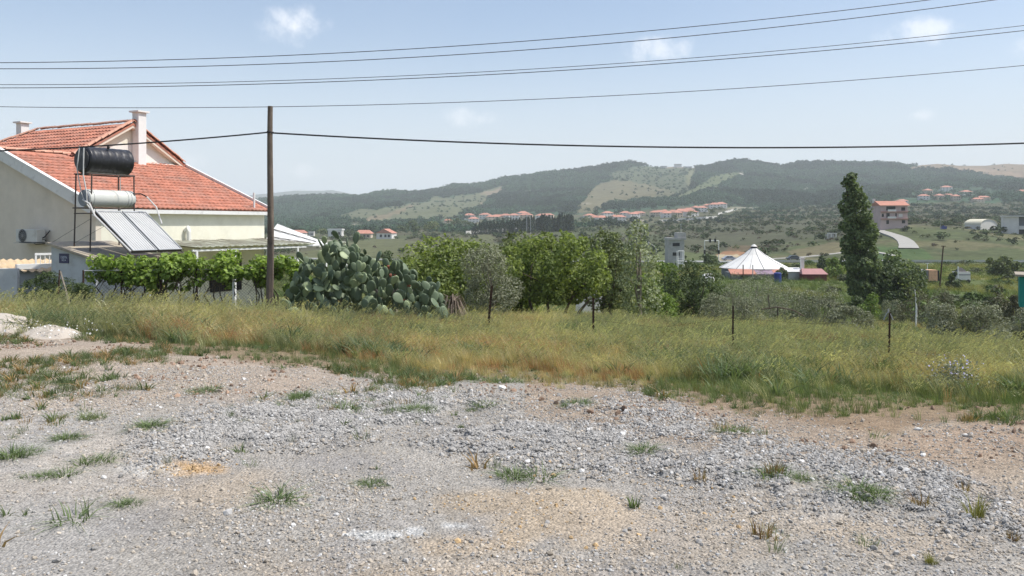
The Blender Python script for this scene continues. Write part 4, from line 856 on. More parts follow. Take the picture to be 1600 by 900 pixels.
# ---------------------------------------------------------------- pergola / lean-to right of the house front
pg = thing('pergola', 'white pergola with mossy translucent roof in front of the cream wall', 'pergola', Hw(4.8, -2.4, 0), AU)
def Q(s, t, z): return Vector((s-4.8, t+2.4, hrel(z)))
PE, PI = -.86, -.68
for k in range(9):
    s0 = 2.3+k*1.0
    V = []; n = 15
    for j in (0, 1):
        for i in range(n): V.append(Q(s0+i*.073, (-2.5, -.06)[j], (PE, PI)[j]+.022*math.sin(i*math.pi/2)+.006*(k % 2)))
    o = link('roof_sheet', np_mesh('pergola_sheet', V, [(i, i+1, n+i+1, n+i) for i in range(n-1)], M['green_roof']), pg); md = o.modifiers.new('thick', 'SOLIDIFY'); md.thickness = .006
for (a, bb, w_, h_) in (((2.2, -2.4, PE-.13), (11.3, -2.4, PE-.13), .06, .07), ((2.2, -.15, PI-.1), (11.3, -.15, PI-.1), .05, .06)):
    m = MB(); m.box(Q(a[0], a[1]-w_/2, a[2]-h_/2), Q(bb[0], bb[1]+w_/2, bb[2]+h_/2)); m.build('beam', M['white'], pg)
for s in (2.4, 4.3, 6.1, 7.9, 9.6, 11.2): m = MB(); m.box(Q(s-.045, -2.44, -3.85), Q(s+.045, -2.36, PE-.17)); m.build('post', M['white'], pg)
for k in range(7):
    s = 2.6+k*1.35; m = MB(); m.bar(Q(s, -2.35, PE-.06), Q(s, -.1, PI-.06), .022, n=4); m.build('rafter', M['palebark'], pg)
mc = MB()
for k in range(26): s = 2.4+k*.34+rng.uniform(-.1, .1); mc.tube([Q(s, -2.45+rng.uniform(0, .2), PE+.05), Q(s+rng.uniform(-.6, .6), -1.4, (PE+PI)/2+.06), Q(s+rng.uniform(-.9, .9), -.3, PI+.05)], .007, 3)
mc.build('dry_tendrils', M['palebark'], pg)
# white sheet lean-to beyond the corner
lt = thing('lean_to', 'white panelled lean-to roof sloping down behind the utility pole', 'lean-to', Hw(LN+.5, 1.2, 0), AU)
def LQ(s, t, z): return Vector((s-LN-.5, t-1.2, hrel(z)))
for k in range(5):
    f0, f1 = k/5+.003, (k+1)/5-.003; m = MB()
    def TT(f): return LQ(LN+.9, .1-3.0*f, .02-.90*f)
    def BB(f): return LQ(LN-.25+.3*f, -.05-2.7*f, -.93)
    A1, A2, B1, B2 = TT(f0), TT(f1), BB(f0), BB(f1); dz = Vector((0, 0, .05))
    m.add([B1, B2, A2, A1, B1-dz, B2-dz, A2-dz, A1-dz], [(0, 1, 2, 3), (4, 7, 6, 5), (0, 4, 5, 1), (1, 5, 6, 2), (2, 6, 7, 3), (3, 7, 4, 0)]); m.build('roof_panel', M['white'], lt)
for f in (.28, .62): m = MB(); m.bar(TT(0).lerp(BB(0), f)+Vector((0, 0, .02)), TT(.85).lerp(BB(.85), f)+Vector((0, 0, .02)), .018, n=4); m.build('batten', M['steel'], lt)
for (s, t) in ((LN+.85, -2.8), (LN+.85, -1.2)): m = MB(); m.box(LQ(s-.04, t-.04, -3.85), LQ(s+.04, t+.04, -.97)); m.build('post', M['white'], lt)
# satellite-like rear unit: wall air conditioner under the pergola
o = Hw(3.2, -.06, hrel(-1.55)); a2 = thing('air_conditioner', 'grey white air conditioner unit under the pergola roof', 'air conditioner', o, AU)
MB().box((-.4, -.34, 0), (.4, -.02, .55)).build('casing', M['ac'], a2, bevel=.02)
m = MB(); m.tube([(-.1+.2*math.cos(a*math.pi/12), -.35, .28+.2*math.sin(a*math.pi/12)) for a in range(25)], .03, 5); m.build('fan_ring', M['galv'], a2)
# ---------------------------------------------------------------- chain link fence on the garden side
def fence_pt(px, Y): return Vector(((px-800)/F*Y, Y, 0))
fA, fB = fence_pt(130, 22.6), fence_pt(476, 24.0); dF = fB-fA; FL = dF.length; yawF = math.atan2(dF.y, dF.x); fz = CZ-(421-HY)*23.3/F     # top rail height
cf = thing('chain_link_fence', 'rusty chain link garden fence tangled with grapevines', 'fence', (fA.x, fA.y, fz-1.5), yawF)
m = MB(); m.bar((0, 0, 1.5), (FL, 0, 1.5), .02); m.build('top_rail', M['galv'], cf)
for k, x in enumerate(np.linspace(0, FL, 7)): m = MB(); m.bar((x, 0, -.4), (x+rng.uniform(-.04, .04), 0, 1.52), .028); m.build('post', M['white'] if k == 4 else M['rust'], cf)
m = MB(); sp = .085; nW = int((FL+1.4)/sp)
for k in range(nW):
    x = -1.4+k*sp
    for sgn in (1, -1):
        xa, xb = (x, x+1.45) if sgn > 0 else (x+1.45, x); za, zb_ = 0.02, 1.47
        # clip to the run
        f0 = 0; f1 = 1
        lo, hi = (0-xa)/(xb-xa), (FL-xa)/(xb-xa)
        if lo > hi: lo, hi = hi, lo
        f0, f1 = max(0, lo), min(1, hi)
        if f1-f0 < .02: continue
        m.bar((xa+(xb-xa)*f0, .012*sgn, za+(zb_-za)*f0), (xa+(xb-xa)*f1, .012*sgn, za+(zb_-za)*f1), .0028, n=3, cap=False)
tag(m.build('wire_mesh', M['steel'], cf), kind='stuff')
# leaning stakes before the shed
for (px, py0, py1, ln_, lb, mt) in ((92, 424, 462, .22, 'thin dark stake standing in the shrub before the shed', 'rust'), (108, 424, 464, 0, '', '')):
    pass
def stake(label, pxt, pyt, pxb, pyb, Y, r_, mt):
    t_ = Vector(((pxt-800)/F*Y, Y, CZ+(HY-pyt)*Y/F)); b_ = Vector(((pxb-800)/F*Y, Y-.1, CZ+(HY-pyb)*Y/F)); m = MB(); m.tube([(0, 0, 0), (t_-b_)*.5+Vector((.01, 0, 0)), t_-b_], [r_, r_*.95, r_*.8], 6)
    o = m.build('stake', M[mt], None, loc=b_); tag(o, label, 'stake')
stake('dark upright stake standing in the shrub before the shed', 93, 422, 93, 476, 21, .02, 'rust')
stake('pale plank leaning in the tall grass before the shed', 94, 424, 112, 478, 20.6, .028, 'palebark')
stake('thin rusty rod leaning against the chain link fence', 280, 440, 258, 472, 22.2, .012, 'rust')
# ---------------------------------------------------------------- utility pole, cables
PY = 22.0
pb = Vector(((419.5-800)/F*PY, PY, gz((419.5-800)/F*PY, PY)-.15)); ptop = Vector(((424-800)/F*PY, PY, CZ+(HY-166)*PY/F))
up_ = thing('utility_pole', 'weathered wooden utility pole standing beside the garden fence', 'pole', pb)
dv = ptop-pb; pts = [dv*t+Vector((.03*math.sin(t*5), 0, 0)) for t in np.linspace(0, 1, 14)]
m = MB(); m.tube(pts, list(np.linspace(.098, .066, 14)), 14); m.build('shaft', M['wood'], up_, smooth=False)
at = pts[-1]+(pts[0]-pts[-1])*((207-166)/(HY-166+ (CZ-pb.z)*F/PY)); m = MB(); m.bar(at+Vector((-.02, -.09, 0)), at+Vector((-.02, -.14, 0)), .03, n=8); m.build('insulator', M['rubber'], up_)
m = MB(); m.bar(at+Vector((-.10, -.02, 0)), at+Vector((.10, -.02, 0)), .02, n=6); m.build('hook', M['rust'], up_)
def cable(label, pts3, Y0, Y1, r_, mt, group, n=60, x0=-300, x1=1900):
    c = np.polyfit([p[0] for p in pts3], [p[1] for p in pts3], 2); P_ = []
    for k in range(n+1):
        px = x0+(x1-x0)*k/n; Y = Y0+(Y1-Y0)*(px-x0)/(x1-x0) if Y0 != Y1 else Y0; P_.append(Vector(((px-800)/F*Y, Y, CZ+(HY-np.polyval(c, px))*Y/F)))
    mid = P_[0]; m = MB(); m.tube([p-mid for p in P_], r_, 5); o = m.build('overhead_cable', M[mt], None, loc=mid); tag(o, label, 'cable', group); return o
G = 'thin overhead power lines'
cable('topmost thin power line crossing the sky', [(0, 98), (540, 82), (800, 66), (1450, 0)], 27, 27, .0125, 'wirec', G)
cable('second thin power line from the top', [(0, 108), (540, 93), (900, 74), (1550, 0)], 26.4, 26.4, .0125, 'wirec', G)
cable('third thin power line, upper of the middle pair', [(0, 132), (540, 123), (1000, 96), (1600, 40)], 27.6, 27.6, .010, 'wirec', G)
cable('fourth thin power line, lower of the middle pair', [(0, 137), (540, 128), (1000, 101), (1600, 48)], 27, 27, .0125, 'wirec', G)
cable('lowest thin power line passing just above the pole top', [(0, 167), (540, 164), (1000, 148), (1600, 102)], 28, 28, .011, 'wirec', G)
G = 'thick black cable hung from the wooden pole'
cable('thick black cable sagging from the pole to the right', [(424, 207), (760, 225), (1080, 229), (1600, 224)], PY-.14, PY-.14, .022, 'cable', G, x0=424, x1=1900)
cable('thick black cable running left from the pole past the house roof', [(423, 207), (300, 216), (130, 231), (0, 235)], PY-.14, PY-.14, .020, 'cable', G, x0=-300, x1=424)
# ---------------------------------------------------------------- rusty fence posts along the meadow
fp_l = ['leftmost rusty fence post, leaning right, before the grey olive tree', 'slim dark fence post right of the mulberry tree trunks', 'dark fence post in the meadow below the white conical roof', 'rightmost rusty fence post with two bent prongs on its top']
for k, (pxt, pyt, pxb, Y) in enumerate(((769, 445, 761, 18.6), (927, 465, 927, 18), (1145, 477, 1144, 16), (1390, 487, 1388, 15))):
    X = (pxb-800)/F*Y; zb = gz(X, Y)-.1; t_ = Vector(((pxt-800)/F*Y, Y, CZ+(HY-pyt)*Y/F)); b_ = Vector((X, Y, zb)); d_ = t_-b_
    root = thing('fence_post', fp_l[k], 'fence post', b_, 0, 'rusty posts along the meadow'); h_ = d_.length; Mx = d_.to_track_quat('Z', 'Y').to_matrix().to_4x4()
    m = MB(); m.box((-.022, -.004, 0), (.022, .004, h_), Mx); m.box((-.004, -.022, 0), (.004, -.0042, h_-.01), Mx)
    if k == 0: m.box((-.03, .006, h_*.35), (.03, .03, h_*.98), Mx)
    m.build('shaft', M['rust'], root)
    for q in range(4):
        m = MB(); zz = h_*(.25+.18*q); m.box((-.03, -.028, zz), (.03, .012, zz+.012), Mx); m.build('notch_collar', M['rust'], root)
    if k == 3:
        for sx in (-1, 1): m = MB(); m.tube([Vector((0, 0, h_)), Vector((.03*sx, 0, h_-.03)), Vector((.085*sx, 0, h_-.15))], .008, 5); m.build('prong', M['galv'], root)
        m = MB(); m.bar((0, 0, h_-.02), (0, 0, h_+.05), .012); m.build('tip', M['galv'], root)
m = MB(); a_ = [(927, 500, 18), (1030, 512, 17), (1145, 497, 16), (1270, 506, 15.5), (1389, 500, 15)]
pts = [Vector(((x-800)/F*Y, Y, CZ+(HY-y)*Y/F)) for x, y, Y in a_]; m.tube([p-pts[0] for p in pts], .003, 4); o = m.build('fence_wire', M['rust'], None, loc=pts[0]); tag(o, 'single slack rusty wire strung between the meadow fence posts', 'wire')
# ---------------------------------------------------------------- trees
LM = {
 'mulberry': leafmat('mulberry_leaf', (.14, .19, .055), (.27, .32, .11), trans=.45),
 'olive': leafmat('olive_leaf', (.175, .19, .12), (.32, .33, .23), trans=.15, rough=.5),
 'dark': leafmat('dark_leaf', (.062, .09, .040), (.11, .145, .065), trans=.3),
 'poplar': leafmat('poplar_leaf', (.09, .13, .055), (.21, .26, .125), trans=.35),
 'sapling': leafmat('pale_poplar_leaf', (.19, .23, .12), (.36, .39, .26), trans=.35),
 'greygreen': leafmat('grey_green_leaf', (.115, .145, .06), (.19, .22, .10), trans=.3),
 'fresh': leafmat('fresh_leaf', (.11, .17, .04), (.2, .27, .075), trans=.4),
 'vine': leafmat('vine_leaf', (.15, .24, .05), (.33, .43, .11), trans=.45),
 'brown': leafmat('brown_twig_leaf', (.105, .105, .06), (.15, .145, .085), trans=.15),
 'oleander': leafmat('oleander_leaf', (.055, .085, .035), (.12, .155, .055), trans=.25),
 'cypress': leafmat('cypress_leaf', (.022, .040, .022), (.035, .06, .03), trans=.1)}
def crown_pts(r, cl, n, shell=.72):
    """cl: list of (centre, radius); points near the shells, weighted by area, not inside another clump"""
    cs = np.array([c for c, _ in cl], float); rs = np.array([q for _, q in cl], float); w_ = rs**2/np.sum(rs**2)
    i = r.choice(len(cl), int(n*1.5), p=w_); d = r.normal(size=(len(i), 3)); d /= np.linalg.norm(d, axis=1)[:, None]
    rad = rs[i]*(shell+(1.12-shell)*r.random(len(i))**.7); P_ = cs[i]+d*rad[:, None]*np.array([1, 1, .92])
    dist = np.linalg.norm(P_[:, None, :]-cs[None], axis=2)/rs[None]; inside = (dist < .62).sum(1) > 0
    k = ~inside; return P_[k][:n], d[k][:n]
def shape_clumps(r, w_, h_, z0, k, prof, depth=None, rad=(.16, .26)):
    """clump centres in a crown w_ wide, h_ tall above z0; prof(f) = half width share at height share f"""
    out_ = []
    for i in range(k):
        f = r.uniform(.04, .97); a = r.uniform(0, 2*math.pi); q = math.sqrt(r.random())*prof(f)*.5; rr = r.uniform(*rad)*min(w_, h_)*(.42+.78*prof(f))
        out_.append((np.array([math.cos(a)*q*w_*.85, math.sin(a)*q*(depth or w_)*.85, z0+f*h_]), rr))
    return out_
ROUND = lambda f: math.sqrt(max(0, 1-(2*f-1)**2))*.9+.1
BUSH = lambda f: math.sqrt(max(0, 1-f*f))*.95+.05
POPLAR = lambda f: float(np.interp(f, [0, .12, .3, .55, .75, .9, 1], [.45, .85, 1, .95, .70, .38, .08]))
SPIRE = lambda f: (min(1, f*5+.25))*(1-max(0, f-.3)/.7)**.55
def tree(name, label, cat, px, Y, top, wpx, kind, n, leaf, prof=ROUND, k=26, base=.25, trunks=1, bark='bark', group=None, seed=0, rad=(.16, .26), lean=0, depth=1.0, bend=.0, sink=.05, twigs=0, shell=.7, up=.4, aspect=.6):
    r = np.random.default_rng(seed+int(px)*7); rd = random.Random(seed+int(px)); X = (px-800)/F*Y; zb = gz(X, Y)-sink; H = CZ+(HY-top)*Y/F-zb; W = wpx*Y/F
    root = thing(name, label, cat, (X, Y, zb), 0, group); z0 = H*base
    cl = shape_clumps(r, W, (H-z0)*.93, z0, k, prof, W*depth, rad)
    if lean: cl = [(c+np.array([lean*(c[2]/H)**1.5*W, 0, 0]), q) for c, q in cl]
    P_, D = crown_pts(r, cl, n, shell); m = P_[:, 2] > .03*H; P_, D = P_[m], D[m]
    if twigs:   # loose shoots standing out of the crown
        e = []; de = []
        for i in range(twigs):
            c, q = cl[r.integers(len(cl))]; d_ = r.normal(size=3); d_[2] = abs(d_[2])+.6; d_ /= np.linalg.norm(d_)
            for t in np.linspace(.8, 1.75, 12): e.append(c+d_*q*t+r.normal(0, .03*q, 3)); de.append(d_)
        P_ = np.concatenate([P_, np.array(e)]); D = np.concatenate([D, np.array(de)])
    link('crown', leaf_mesh('crown', P_, D, leaf, r, LM[kind], up=up, aspect=aspect), root)
    tr = MB(); tw = max(.05, H*.022)*(1.2 if trunks == 1 else .9)
    for i in range(trunks):
        off = (i-(trunks-1)/2)*W*.10; ends = sorted(cl, key=lambda c: rd.random())[:max(3, 6//trunks+1)]
        fork = np.array([off*1.6+rd.uniform(-.05, .05)*W, rd.uniform(-.05, .05)*W, max(z0*1.0, H*.18)]); fork[0] += lean*W*.1
        tr.tube([(off, 0, -.1), (off*1.25+rd.uniform(-.03, .03)*W, 0, fork[2]*.5), tuple(fork)], [tw*1.15, tw*.85, tw*.7], 7)
        for c, q in ends:
            c = np.array(c); mid = (fork+c)/2+np.array([rd.uniform(-.06, .06)*W, rd.uniform(-.06, .06)*W, .04*H]); tr.tube([tuple(fork), tuple(mid), tuple(c)], [tw*.55, tw*.35, tw*.12], 5)
    tr.build('trunk', M[bark], root); return root
G = 'garden trees behind the meadow'
tree('mulberry_tree', 'broad bright green bushy tree between the cactus and the grey olive', 'tree', 700, 31, 374, 165, 'mulberry', 11000, .15, k=60, base=.03, rad=(.13, .24), group=G, twigs=22, trunks=3)
tree('olive_tree', 'young grey green olive tree behind the leaning rusty post', 'tree', 768, 24.5, 388, 98, 'olive', 8500, .085, k=26, base=.22, group=G, aspect=.3, bark='palebark', twigs=18)
tree('mulberry_tree', 'wide fresh green tree with several dark bare trunks in the grass', 'tree', 868, 30, 364, 182, 'mulberry', 10500, .14, k=84, base=.24, rad=(.10, .19), group=G, twigs=60, trunks=4)
tree('willow_tree', 'loose grey green tree right behind the many-trunked tree', 'tree', 948, 41, 360, 100, 'greygreen', 6500, .16, k=44, rad=(.12, .2), base=.2, group=G, twigs=22, trunks=2)
tree('mulberry_tree', 'bushy green tree filling the gap between olive and wide tree', 'tree', 808, 33, 384, 80, 'mulberry', 4800, .15, k=40, base=.05, group=G, twigs=26, trunks=2, rad=(.14, .24))
tree('elm_tree', 'olive green tree crown rising behind the grey olive sapling', 'tree', 800, 42, 366, 110, 'greygreen', 4200, .19, k=22, base=.2, group=G, twigs=16)
tree('poplar_sapling', 'slender pale poplar sapling standing tall right of the mulberry', 'tree', 999, 31, 332, 42, 'sapling', 4600, .12, prof=SPIRE, k=36, base=.02, group=G, rad=(.34, .52), bark='palebark', shell=.2, twigs=20)
tree('shrub', 'bright green shrub at the foot of the pale poplar sapling', 'shrub', 1018, 33, 424, 72, 'fresh', 3600, .13, prof=BUSH, k=20, base=.0, group=G)
tree('shrub', 'tall bright green shrub left of the dark round tree', 'shrub', 1040, 50, 408, 60, 'fresh', 2600, .19, prof=BUSH, k=16, base=.0, group=G)
tree('carob_tree', 'dark green rounded tree in front of the grey concrete tower', 'tree', 1082, 47, 406, 88, 'dark', 6500, .15, k=26, base=.02, group=G)
G = 'grey green olives on the lower slope'
ol = [(1150, 75, 423, 55, 'small olive just below the left end of the round building'), (1186, 84, 424, 60, 'olive tree below the middle of the round building'), (1122, 42, 458, 60, 'low silvery olive right of the dark rounded tree'),
      (1165, 41, 462, 62, 'low silvery olive left of the big spreading olive'), (1206, 70, 432, 52, 'olive bush below the blue drum'), (1236, 43, 446, 86, 'big spreading olive, left part of the silvery thicket'), (1288, 42, 444, 92, 'tallest silvery olive in the thicket left of the poplar'),
      (1325, 35, 478, 86, 'low olive at the right end of the silvery thicket'), (1478, 32, 470, 90, 'silvery olive right of the pronged post'), (1535, 31, 470, 105, 'widest olive at the right side of the meadow'), (1604, 33, 478, 80, 'olive cut off by the right edge'),
      (1430, 62, 446, 60, 'dull grey olive behind the slim white sapling'), (1475, 66, 446, 42, 'small dull olive between two bigger grey bushes'), (1395, 66, 462, 34, 'small grey olive right of the bright round bush')]
for k, (px, Y, top, w_, lb) in enumerate(ol):
    tree('olive_tree', lb, 'tree', px, Y, top, w_, 'olive' if k not in (11, 12) else 'brown', int(2600+w_*45*(1 if Y < 50 else .35)), .10 if Y < 50 else .15, prof=BUSH, k=20, base=.0, group=G, seed=k, bark='palebark', aspect=.32, trunks=2)
tree('poplar_tree', 'tall wind-bent poplar towering over the valley at the right', 'tree', 1351, 85, 251, 53, 'poplar', 17000, .32, prof=POPLAR, k=170, base=.05, rad=(.11, .19), lean=-.50, twigs=60, seed=3)
tree('fig_tree', 'upper dark green tree right behind the poplar', 'tree', 1400, 98, 390, 56, 'poplar', 4600, .34, k=22, base=.1, trunks=2)
tree('fig_tree', 'large rounded green tree just right of the poplar foot', 'tree', 1406, 84, 413, 68, 'dark', 5200, .32, k=26, base=.0)
tree('shrub', 'bright green round bush at the poplar foot', 'shrub', 1358, 72, 456, 46, 'fresh', 2600, .19, prof=BUSH, k=14, base=0)
tree('shrub', 'dark green bush tight against the poplar trunk', 'shrub', 1335, 76, 462, 36, 'dark', 1800, .2, prof=BUSH, k=12, base=0)
tree('acacia_tree', 'grey green tree standing near the valley road at the right', 'tree', 1562, 168, 400, 44, 'greygreen', 3000, .5, k=18, base=.1, trunks=2)
tree('acacia_tree', 'smaller grey tree beside the valley road, right of its larger twin', 'tree', 1586, 172, 408, 26, 'greygreen', 1600, .5, k=12, base=.1)
tree('thorn_bush', 'brownish rounded bush left of the teal cabin', 'shrub', 1557, 62, 444, 46, 'brown', 2800, .17, k=16, base=.05)
tree('thorn_bush', 'small brown bush next to the teal cabin wall', 'shrub', 1584, 58, 452, 24, 'brown', 1200, .17, prof=BUSH, k=10, base=0)
tree('shrub', 'dark bush in front of the grey flatbed truck', 'shrub', 1490, 128, 423, 20, 'dark', 1000, .35, prof=BUSH, k=10, base=0)
tree('shrub', 'bright green shrub right of the maroon shed', 'shrub', 1302, 150, 402, 34, 'fresh', 1700, .42, prof=BUSH, k=14, base=0)
tree('shrub', 'dark green tree by the road above the maroon shed', 'shrub', 1286, 180, 399, 22, 'dark', 1200, .45, prof=BUSH, k=12, base=0)
tree('shrub', 'dark bush standing inside the white road gantry', 'shrub', 1112, 228, 393, 20, 'dark', 1000, .6, prof=BUSH, k=10, base=0)
tree('shrub', 'vine-like green shrub behind the blue drum', 'shrub', 1222, 146, 418, 22, 'dark', 900, .4, prof=BUSH, k=10, base=0)
tree('shrub', 'round dark bush alone in the meadow behind the cactus', 'shrub', 603, 125, 389, 34, 'dark', 1800, .35, prof=BUSH, k=12, base=0)
tree('shrub', 'leafy green shrub behind the right side of the cactus', 'shrub', 625, 27, 404, 60, 'mulberry', 2600, .13, prof=BUSH, k=16, base=0, twigs=10)
tree('oleander_bush', 'dense dark oleander bush before the whitewashed shed', 'shrub', 78, 22, 424, 82, 'oleander', 5200, .11, prof=BUSH, k=22, base=0, aspect=.25, up=.8)
tree('oleander_bush', 'low oleander bush right of the leaning plank', 'shrub', 128, 21.6, 438, 46, 'oleander', 2400, .11, prof=BUSH, k=14, base=0, aspect=.25, up=.8)
# slim sapling with a white painted stem
X = (1431-800)/F*48; ws = thing('sapling', 'slim sapling with white painted stem in the right field', 'tree', (X, 48, gz(X, 48)))
m = MB(); m.tube([(0, 0, 0), (.03, 0, 1.1), (-.05, 0, 2.2)], [.05, .045, .02], 6); m.build('trunk', M['white'], ws)
r = np.random.default_rng(5); q = r.normal(0, 1, (260, 3))*np.array([.42, .42, .75])+np.array([-.05, 0, 2.3]); link('crown', leaf_mesh('sapling_crown', q, q*0+.1, .16, r, LM['greygreen']), ws)
# dry bare branches in the mid field
m = MB(); rr = random.Random(3); X = (1262-800)/F*36; zz = gz(X, 36)
m.tube([(-.9, 0, .9), (-.2, 0, 1.0), (.5, 0, .85), (.95, 0, .6)], .03, 5); m.tube([(-.55, 0, .9), (-.6, 0, 1.5)], .02, 4); m.tube([(-.2, 0, 1.0), (-.2, 0, 0)], .03, 5)
o = m.build('dead_branch', M['bark'], None, loc=(X-1.1, 36, zz+.25)); tag(o, 'bare dead branch propped before the silvery olive thicket', 'branch')
# dry fallen yucca skirt
X = (707-800)/F*21.5; yk_s = .74; yk = thing('dead_yucca', 'dry straw-coloured yucca skirt right of the cactus', 'plant', (X, 21.5, gz(X, 21.5)))
yk.scale = (yk_s, yk_s, yk_s*.95)
straw = mat('dry_straw', (.23, .18, .14), .9, .2, 5, island=.5)
m = MB()
for i in range(170):
    a = rr.uniform(0, 6.28); ll = rr.uniform(.45, 1.0); dx, dy = math.cos(a), math.sin(a); w_ = .011; h0_ = rr.uniform(.55, 1.1); up_1 = rr.uniform(-.15, .25)
    p0 = Vector((dx*.05, dy*.05, h0_)); p1 = p0+Vector((dx*ll*.35, dy*ll*.35, up_1*.6)); p2 = p0+Vector((dx*ll*.55, dy*ll*.55, up_1-ll*.45)); p3 = p0+Vector((dx*ll*rr.uniform(.55, .75), dy*ll*.6, -ll*.9)); s_ = Vector((-dy, dx, 0))*w_
    m.add([p0-s_, p0+s_, p1+s_, p1-s_, p2+s_*.8, p2-s_*.8, p3+s_*.2, p3-s_*.2], [(0, 1, 2, 3), (3, 2, 4, 5), (5, 4, 6, 7)])
link('dry_leaves', m.mesh('dry_leaves', straw), yk)
m = MB(); m.tube([(0, 0, -.1), (.02, 0, .6), (0, 0, 1.12)], [.09, .08, .10], 8); m.build('trunk', M['bark'], yk)
# ---------------------------------------------------------------- grapevines on the chain link fence
vl = ['bright grapevine draped over the fence below the solar panels', 'grapevine in front of the shed corner, spilling over the rail', 'grapevine under the right solar panel edge', 'grapevine on the fence below the middle of the house wall', 'grapevine on the fence just left of the utility pole', 'grapevine right of the utility pole beside the cactus', 'low grapevine trailing from the rail below the panels']
for k, (px, w_, top, low) in enumerate(((232, 95, 402, 476), (178, 70, 400, 446), (285, 60, 396, 455), (322, 70, 392, 452), (378, 80, 394, 446), (442, 82, 400, 452), (212, 60, 425, 470))):
    Y = 22.7+1.4*(px-130)/346; X = (px-800)/F*Y; zb = gz(X, Y)-.05; v = thing('grapevine', vl[k], 'vine', (X, Y, zb), 0, 'grapevines along the garden fence'); r = np.random.default_rng(k+50)
    W = w_*Y/F; zt_ = CZ+(HY-top)*Y/F-zb; zl = CZ+(HY-low)*Y/F-zb; n = int(w_*16); rail = CZ+(HY-421)*Y/F-zb
    cs = [(np.array([r.uniform(-W/2, W/2), r.normal(0, .15), r.uniform(min(rail-.18, zt_-.2), zt_-.12)]), r.uniform(.12, .24)) for i in range(16)]+[(np.array([r.uniform(-W/2, W/2), r.normal(0, .1), r.uniform(zl, max(rail, zl+.05))]), r.uniform(.09, .17)) for i in range(6)]
    P_, D = crown_pts(r, cs, n, .3); link('foliage', leaf_mesh('vine_foliage', P_, D, .12, r, LM['vine'], aspect=.85), v)
    m = MB(); rd = random.Random(k)
    for i in range(4):
        x = rd.uniform(-W*.4, W*.4); pts = [(x, rd.uniform(-.05, .05), 0)]
        for q in range(1, 7): pts.append((x+rd.uniform(-.12, .12), rd.uniform(-.08, .08), rail*q/6))
        pts += [(pts[-1][0]+rd.uniform(-.5, .5), 0, rail+rd.uniform(0, .1)), (pts[-1][0]+rd.uniform(-.7, .7), .05, rail+rd.uniform(-.1, .25))]; m.tube(pts, list(np.linspace(.028, .008, len(pts))), 5)
    for i in range(16):
        a = np.array([rd.uniform(-W/2, W/2), 0, rail]); m.tube([tuple(a), tuple(a+np.array([rd.uniform(-.3, .3), rd.uniform(-.1, .1), -rd.uniform(.1, .4)])), tuple(a+np.array([rd.uniform(-.5, .5), rd.uniform(-.1, .1), -rd.uniform(.2, .8)]))], .007, 3)
    m.build('stem', M['bark'], v)
# ---------------------------------------------------------------- prickly pear
CY = 20.6; cx0 = (575-800)/F*CY; zc = gz(cx0, CY)-.05
ct = thing('prickly_pear', 'huge prickly pear cactus thicket standing in the tall grass', 'cactus', (cx0, CY, zc))
padm = mat('cactus_pad_skin', (.115, .155, .088), .55, .12, 5, spec=.4, dirt=(.14, .17, .10), dscale=3, dth=(.5, .7)); padl = mat('young_sunlit_pad', (.30, .36, .20), .55, .12, 5, spec=.4)  # pale skin: young growth, with sunlight on pads also put into the colour
def pad_mesh(name, mt, seed):
    r = random.Random(seed); m = MB(); K = 14; rings = [(-.0, 0), (.06, .10), (.18, .22), (.36, .34), (.56, .40), (.76, .36), (.91, .22), (1.0, 0)]
    for (z, w_) in rings[1:-1]:
        th_ = .035+.07*w_
        m.v += [(w_*math.cos(2*math.pi*i/K)*(1+.03*r.uniform(-1, 1)), th_*math.sin(2*math.pi*i/K), z) for i in range(K)]
    nb = len(m.v); m.v += [(0, 0, 0), (0, 0, 1)]; m.n = nb+2; R_ = len(rings)-2
    m.f = [(j*K+i, j*K+(i+1) % K, (j+1)*K+(i+1) % K, (j+1)*K+i) for j in range(R_-1) for i in range(K)]
    m.f += [(nb, (i+1) % K, i) for i in range(K)]+[(nb+1, (R_-1)*K+i, (R_-1)*K+(i+1) % K) for i in range(K)]
    return m.mesh(name, mt, True)
pads = [pad_mesh('pad', padm, 1), pad_mesh('pad', padm, 2), pad_mesh('pad', padl, 3)]
envx = [450, 460, 470, 480, 492, 505, 518, 530, 545, 555, 565, 578, 590, 603, 612, 622, 632, 645, 655, 665, 678, 688, 700]; envy = [480, 425, 400, 396, 412, 385, 374, 366, 388, 374, 382, 408, 398, 416, 402, 404, 424, 420, 440, 432, 446, 462, 492]
def env_top(x): return CZ+(HY-np.interp(800+F*(x+cx0)/CY, envx, envy))*CY/F-zc
r = random.Random(11); made = []
def grow(base, dirv, face, size, depth):
    """a pad from base along dirv; children stand on its rim"""
    z = dirv.normalized(); y = (face-z*face.dot(z)).normalized(); x = y.cross(z)
    tip = base+z*size
    if tip.z > env_top(tip.x)+(.0 if r.random() < .86 else .38) or abs(tip.x) > 2.05 or abs(tip.y) > 1.15 or tip.z < .05: return
    Mx = Matrix((x, y, z)).transposed().to_4x4(); young = depth > 0 and r.random() < .30  # random pads get the pale skin, as young growth and as painted sunlit pads
    ML = Matrix.Translation(base)@Mx@Matrix.Diagonal((size*r.uniform(.68, .95), size*.95, size, 1)); made.append((tip, z, y, x, size, ML, young))
    for k in range(r.choice((1, 2, 2, 3)) if depth < 8 else 0):
        a = r.uniform(-1.0, 1.0); p = base+z*size*(.58+.36*math.cos(a))+x*math.sin(a)*size*.36
        d = (z*math.cos(a)+x*math.sin(a)+Vector((r.uniform(-.3, .3), r.uniform(-.35, .25), .25))).normalized(); f = (y+x*r.uniform(-1.1, 1.1)+Vector((0, 0, r.uniform(-.3, .3)))).normalized()
        Qd.append((p, d, f, r.uniform(.21, .36)*(.92 if depth > 3 else 1.05), depth+1))
from collections import deque
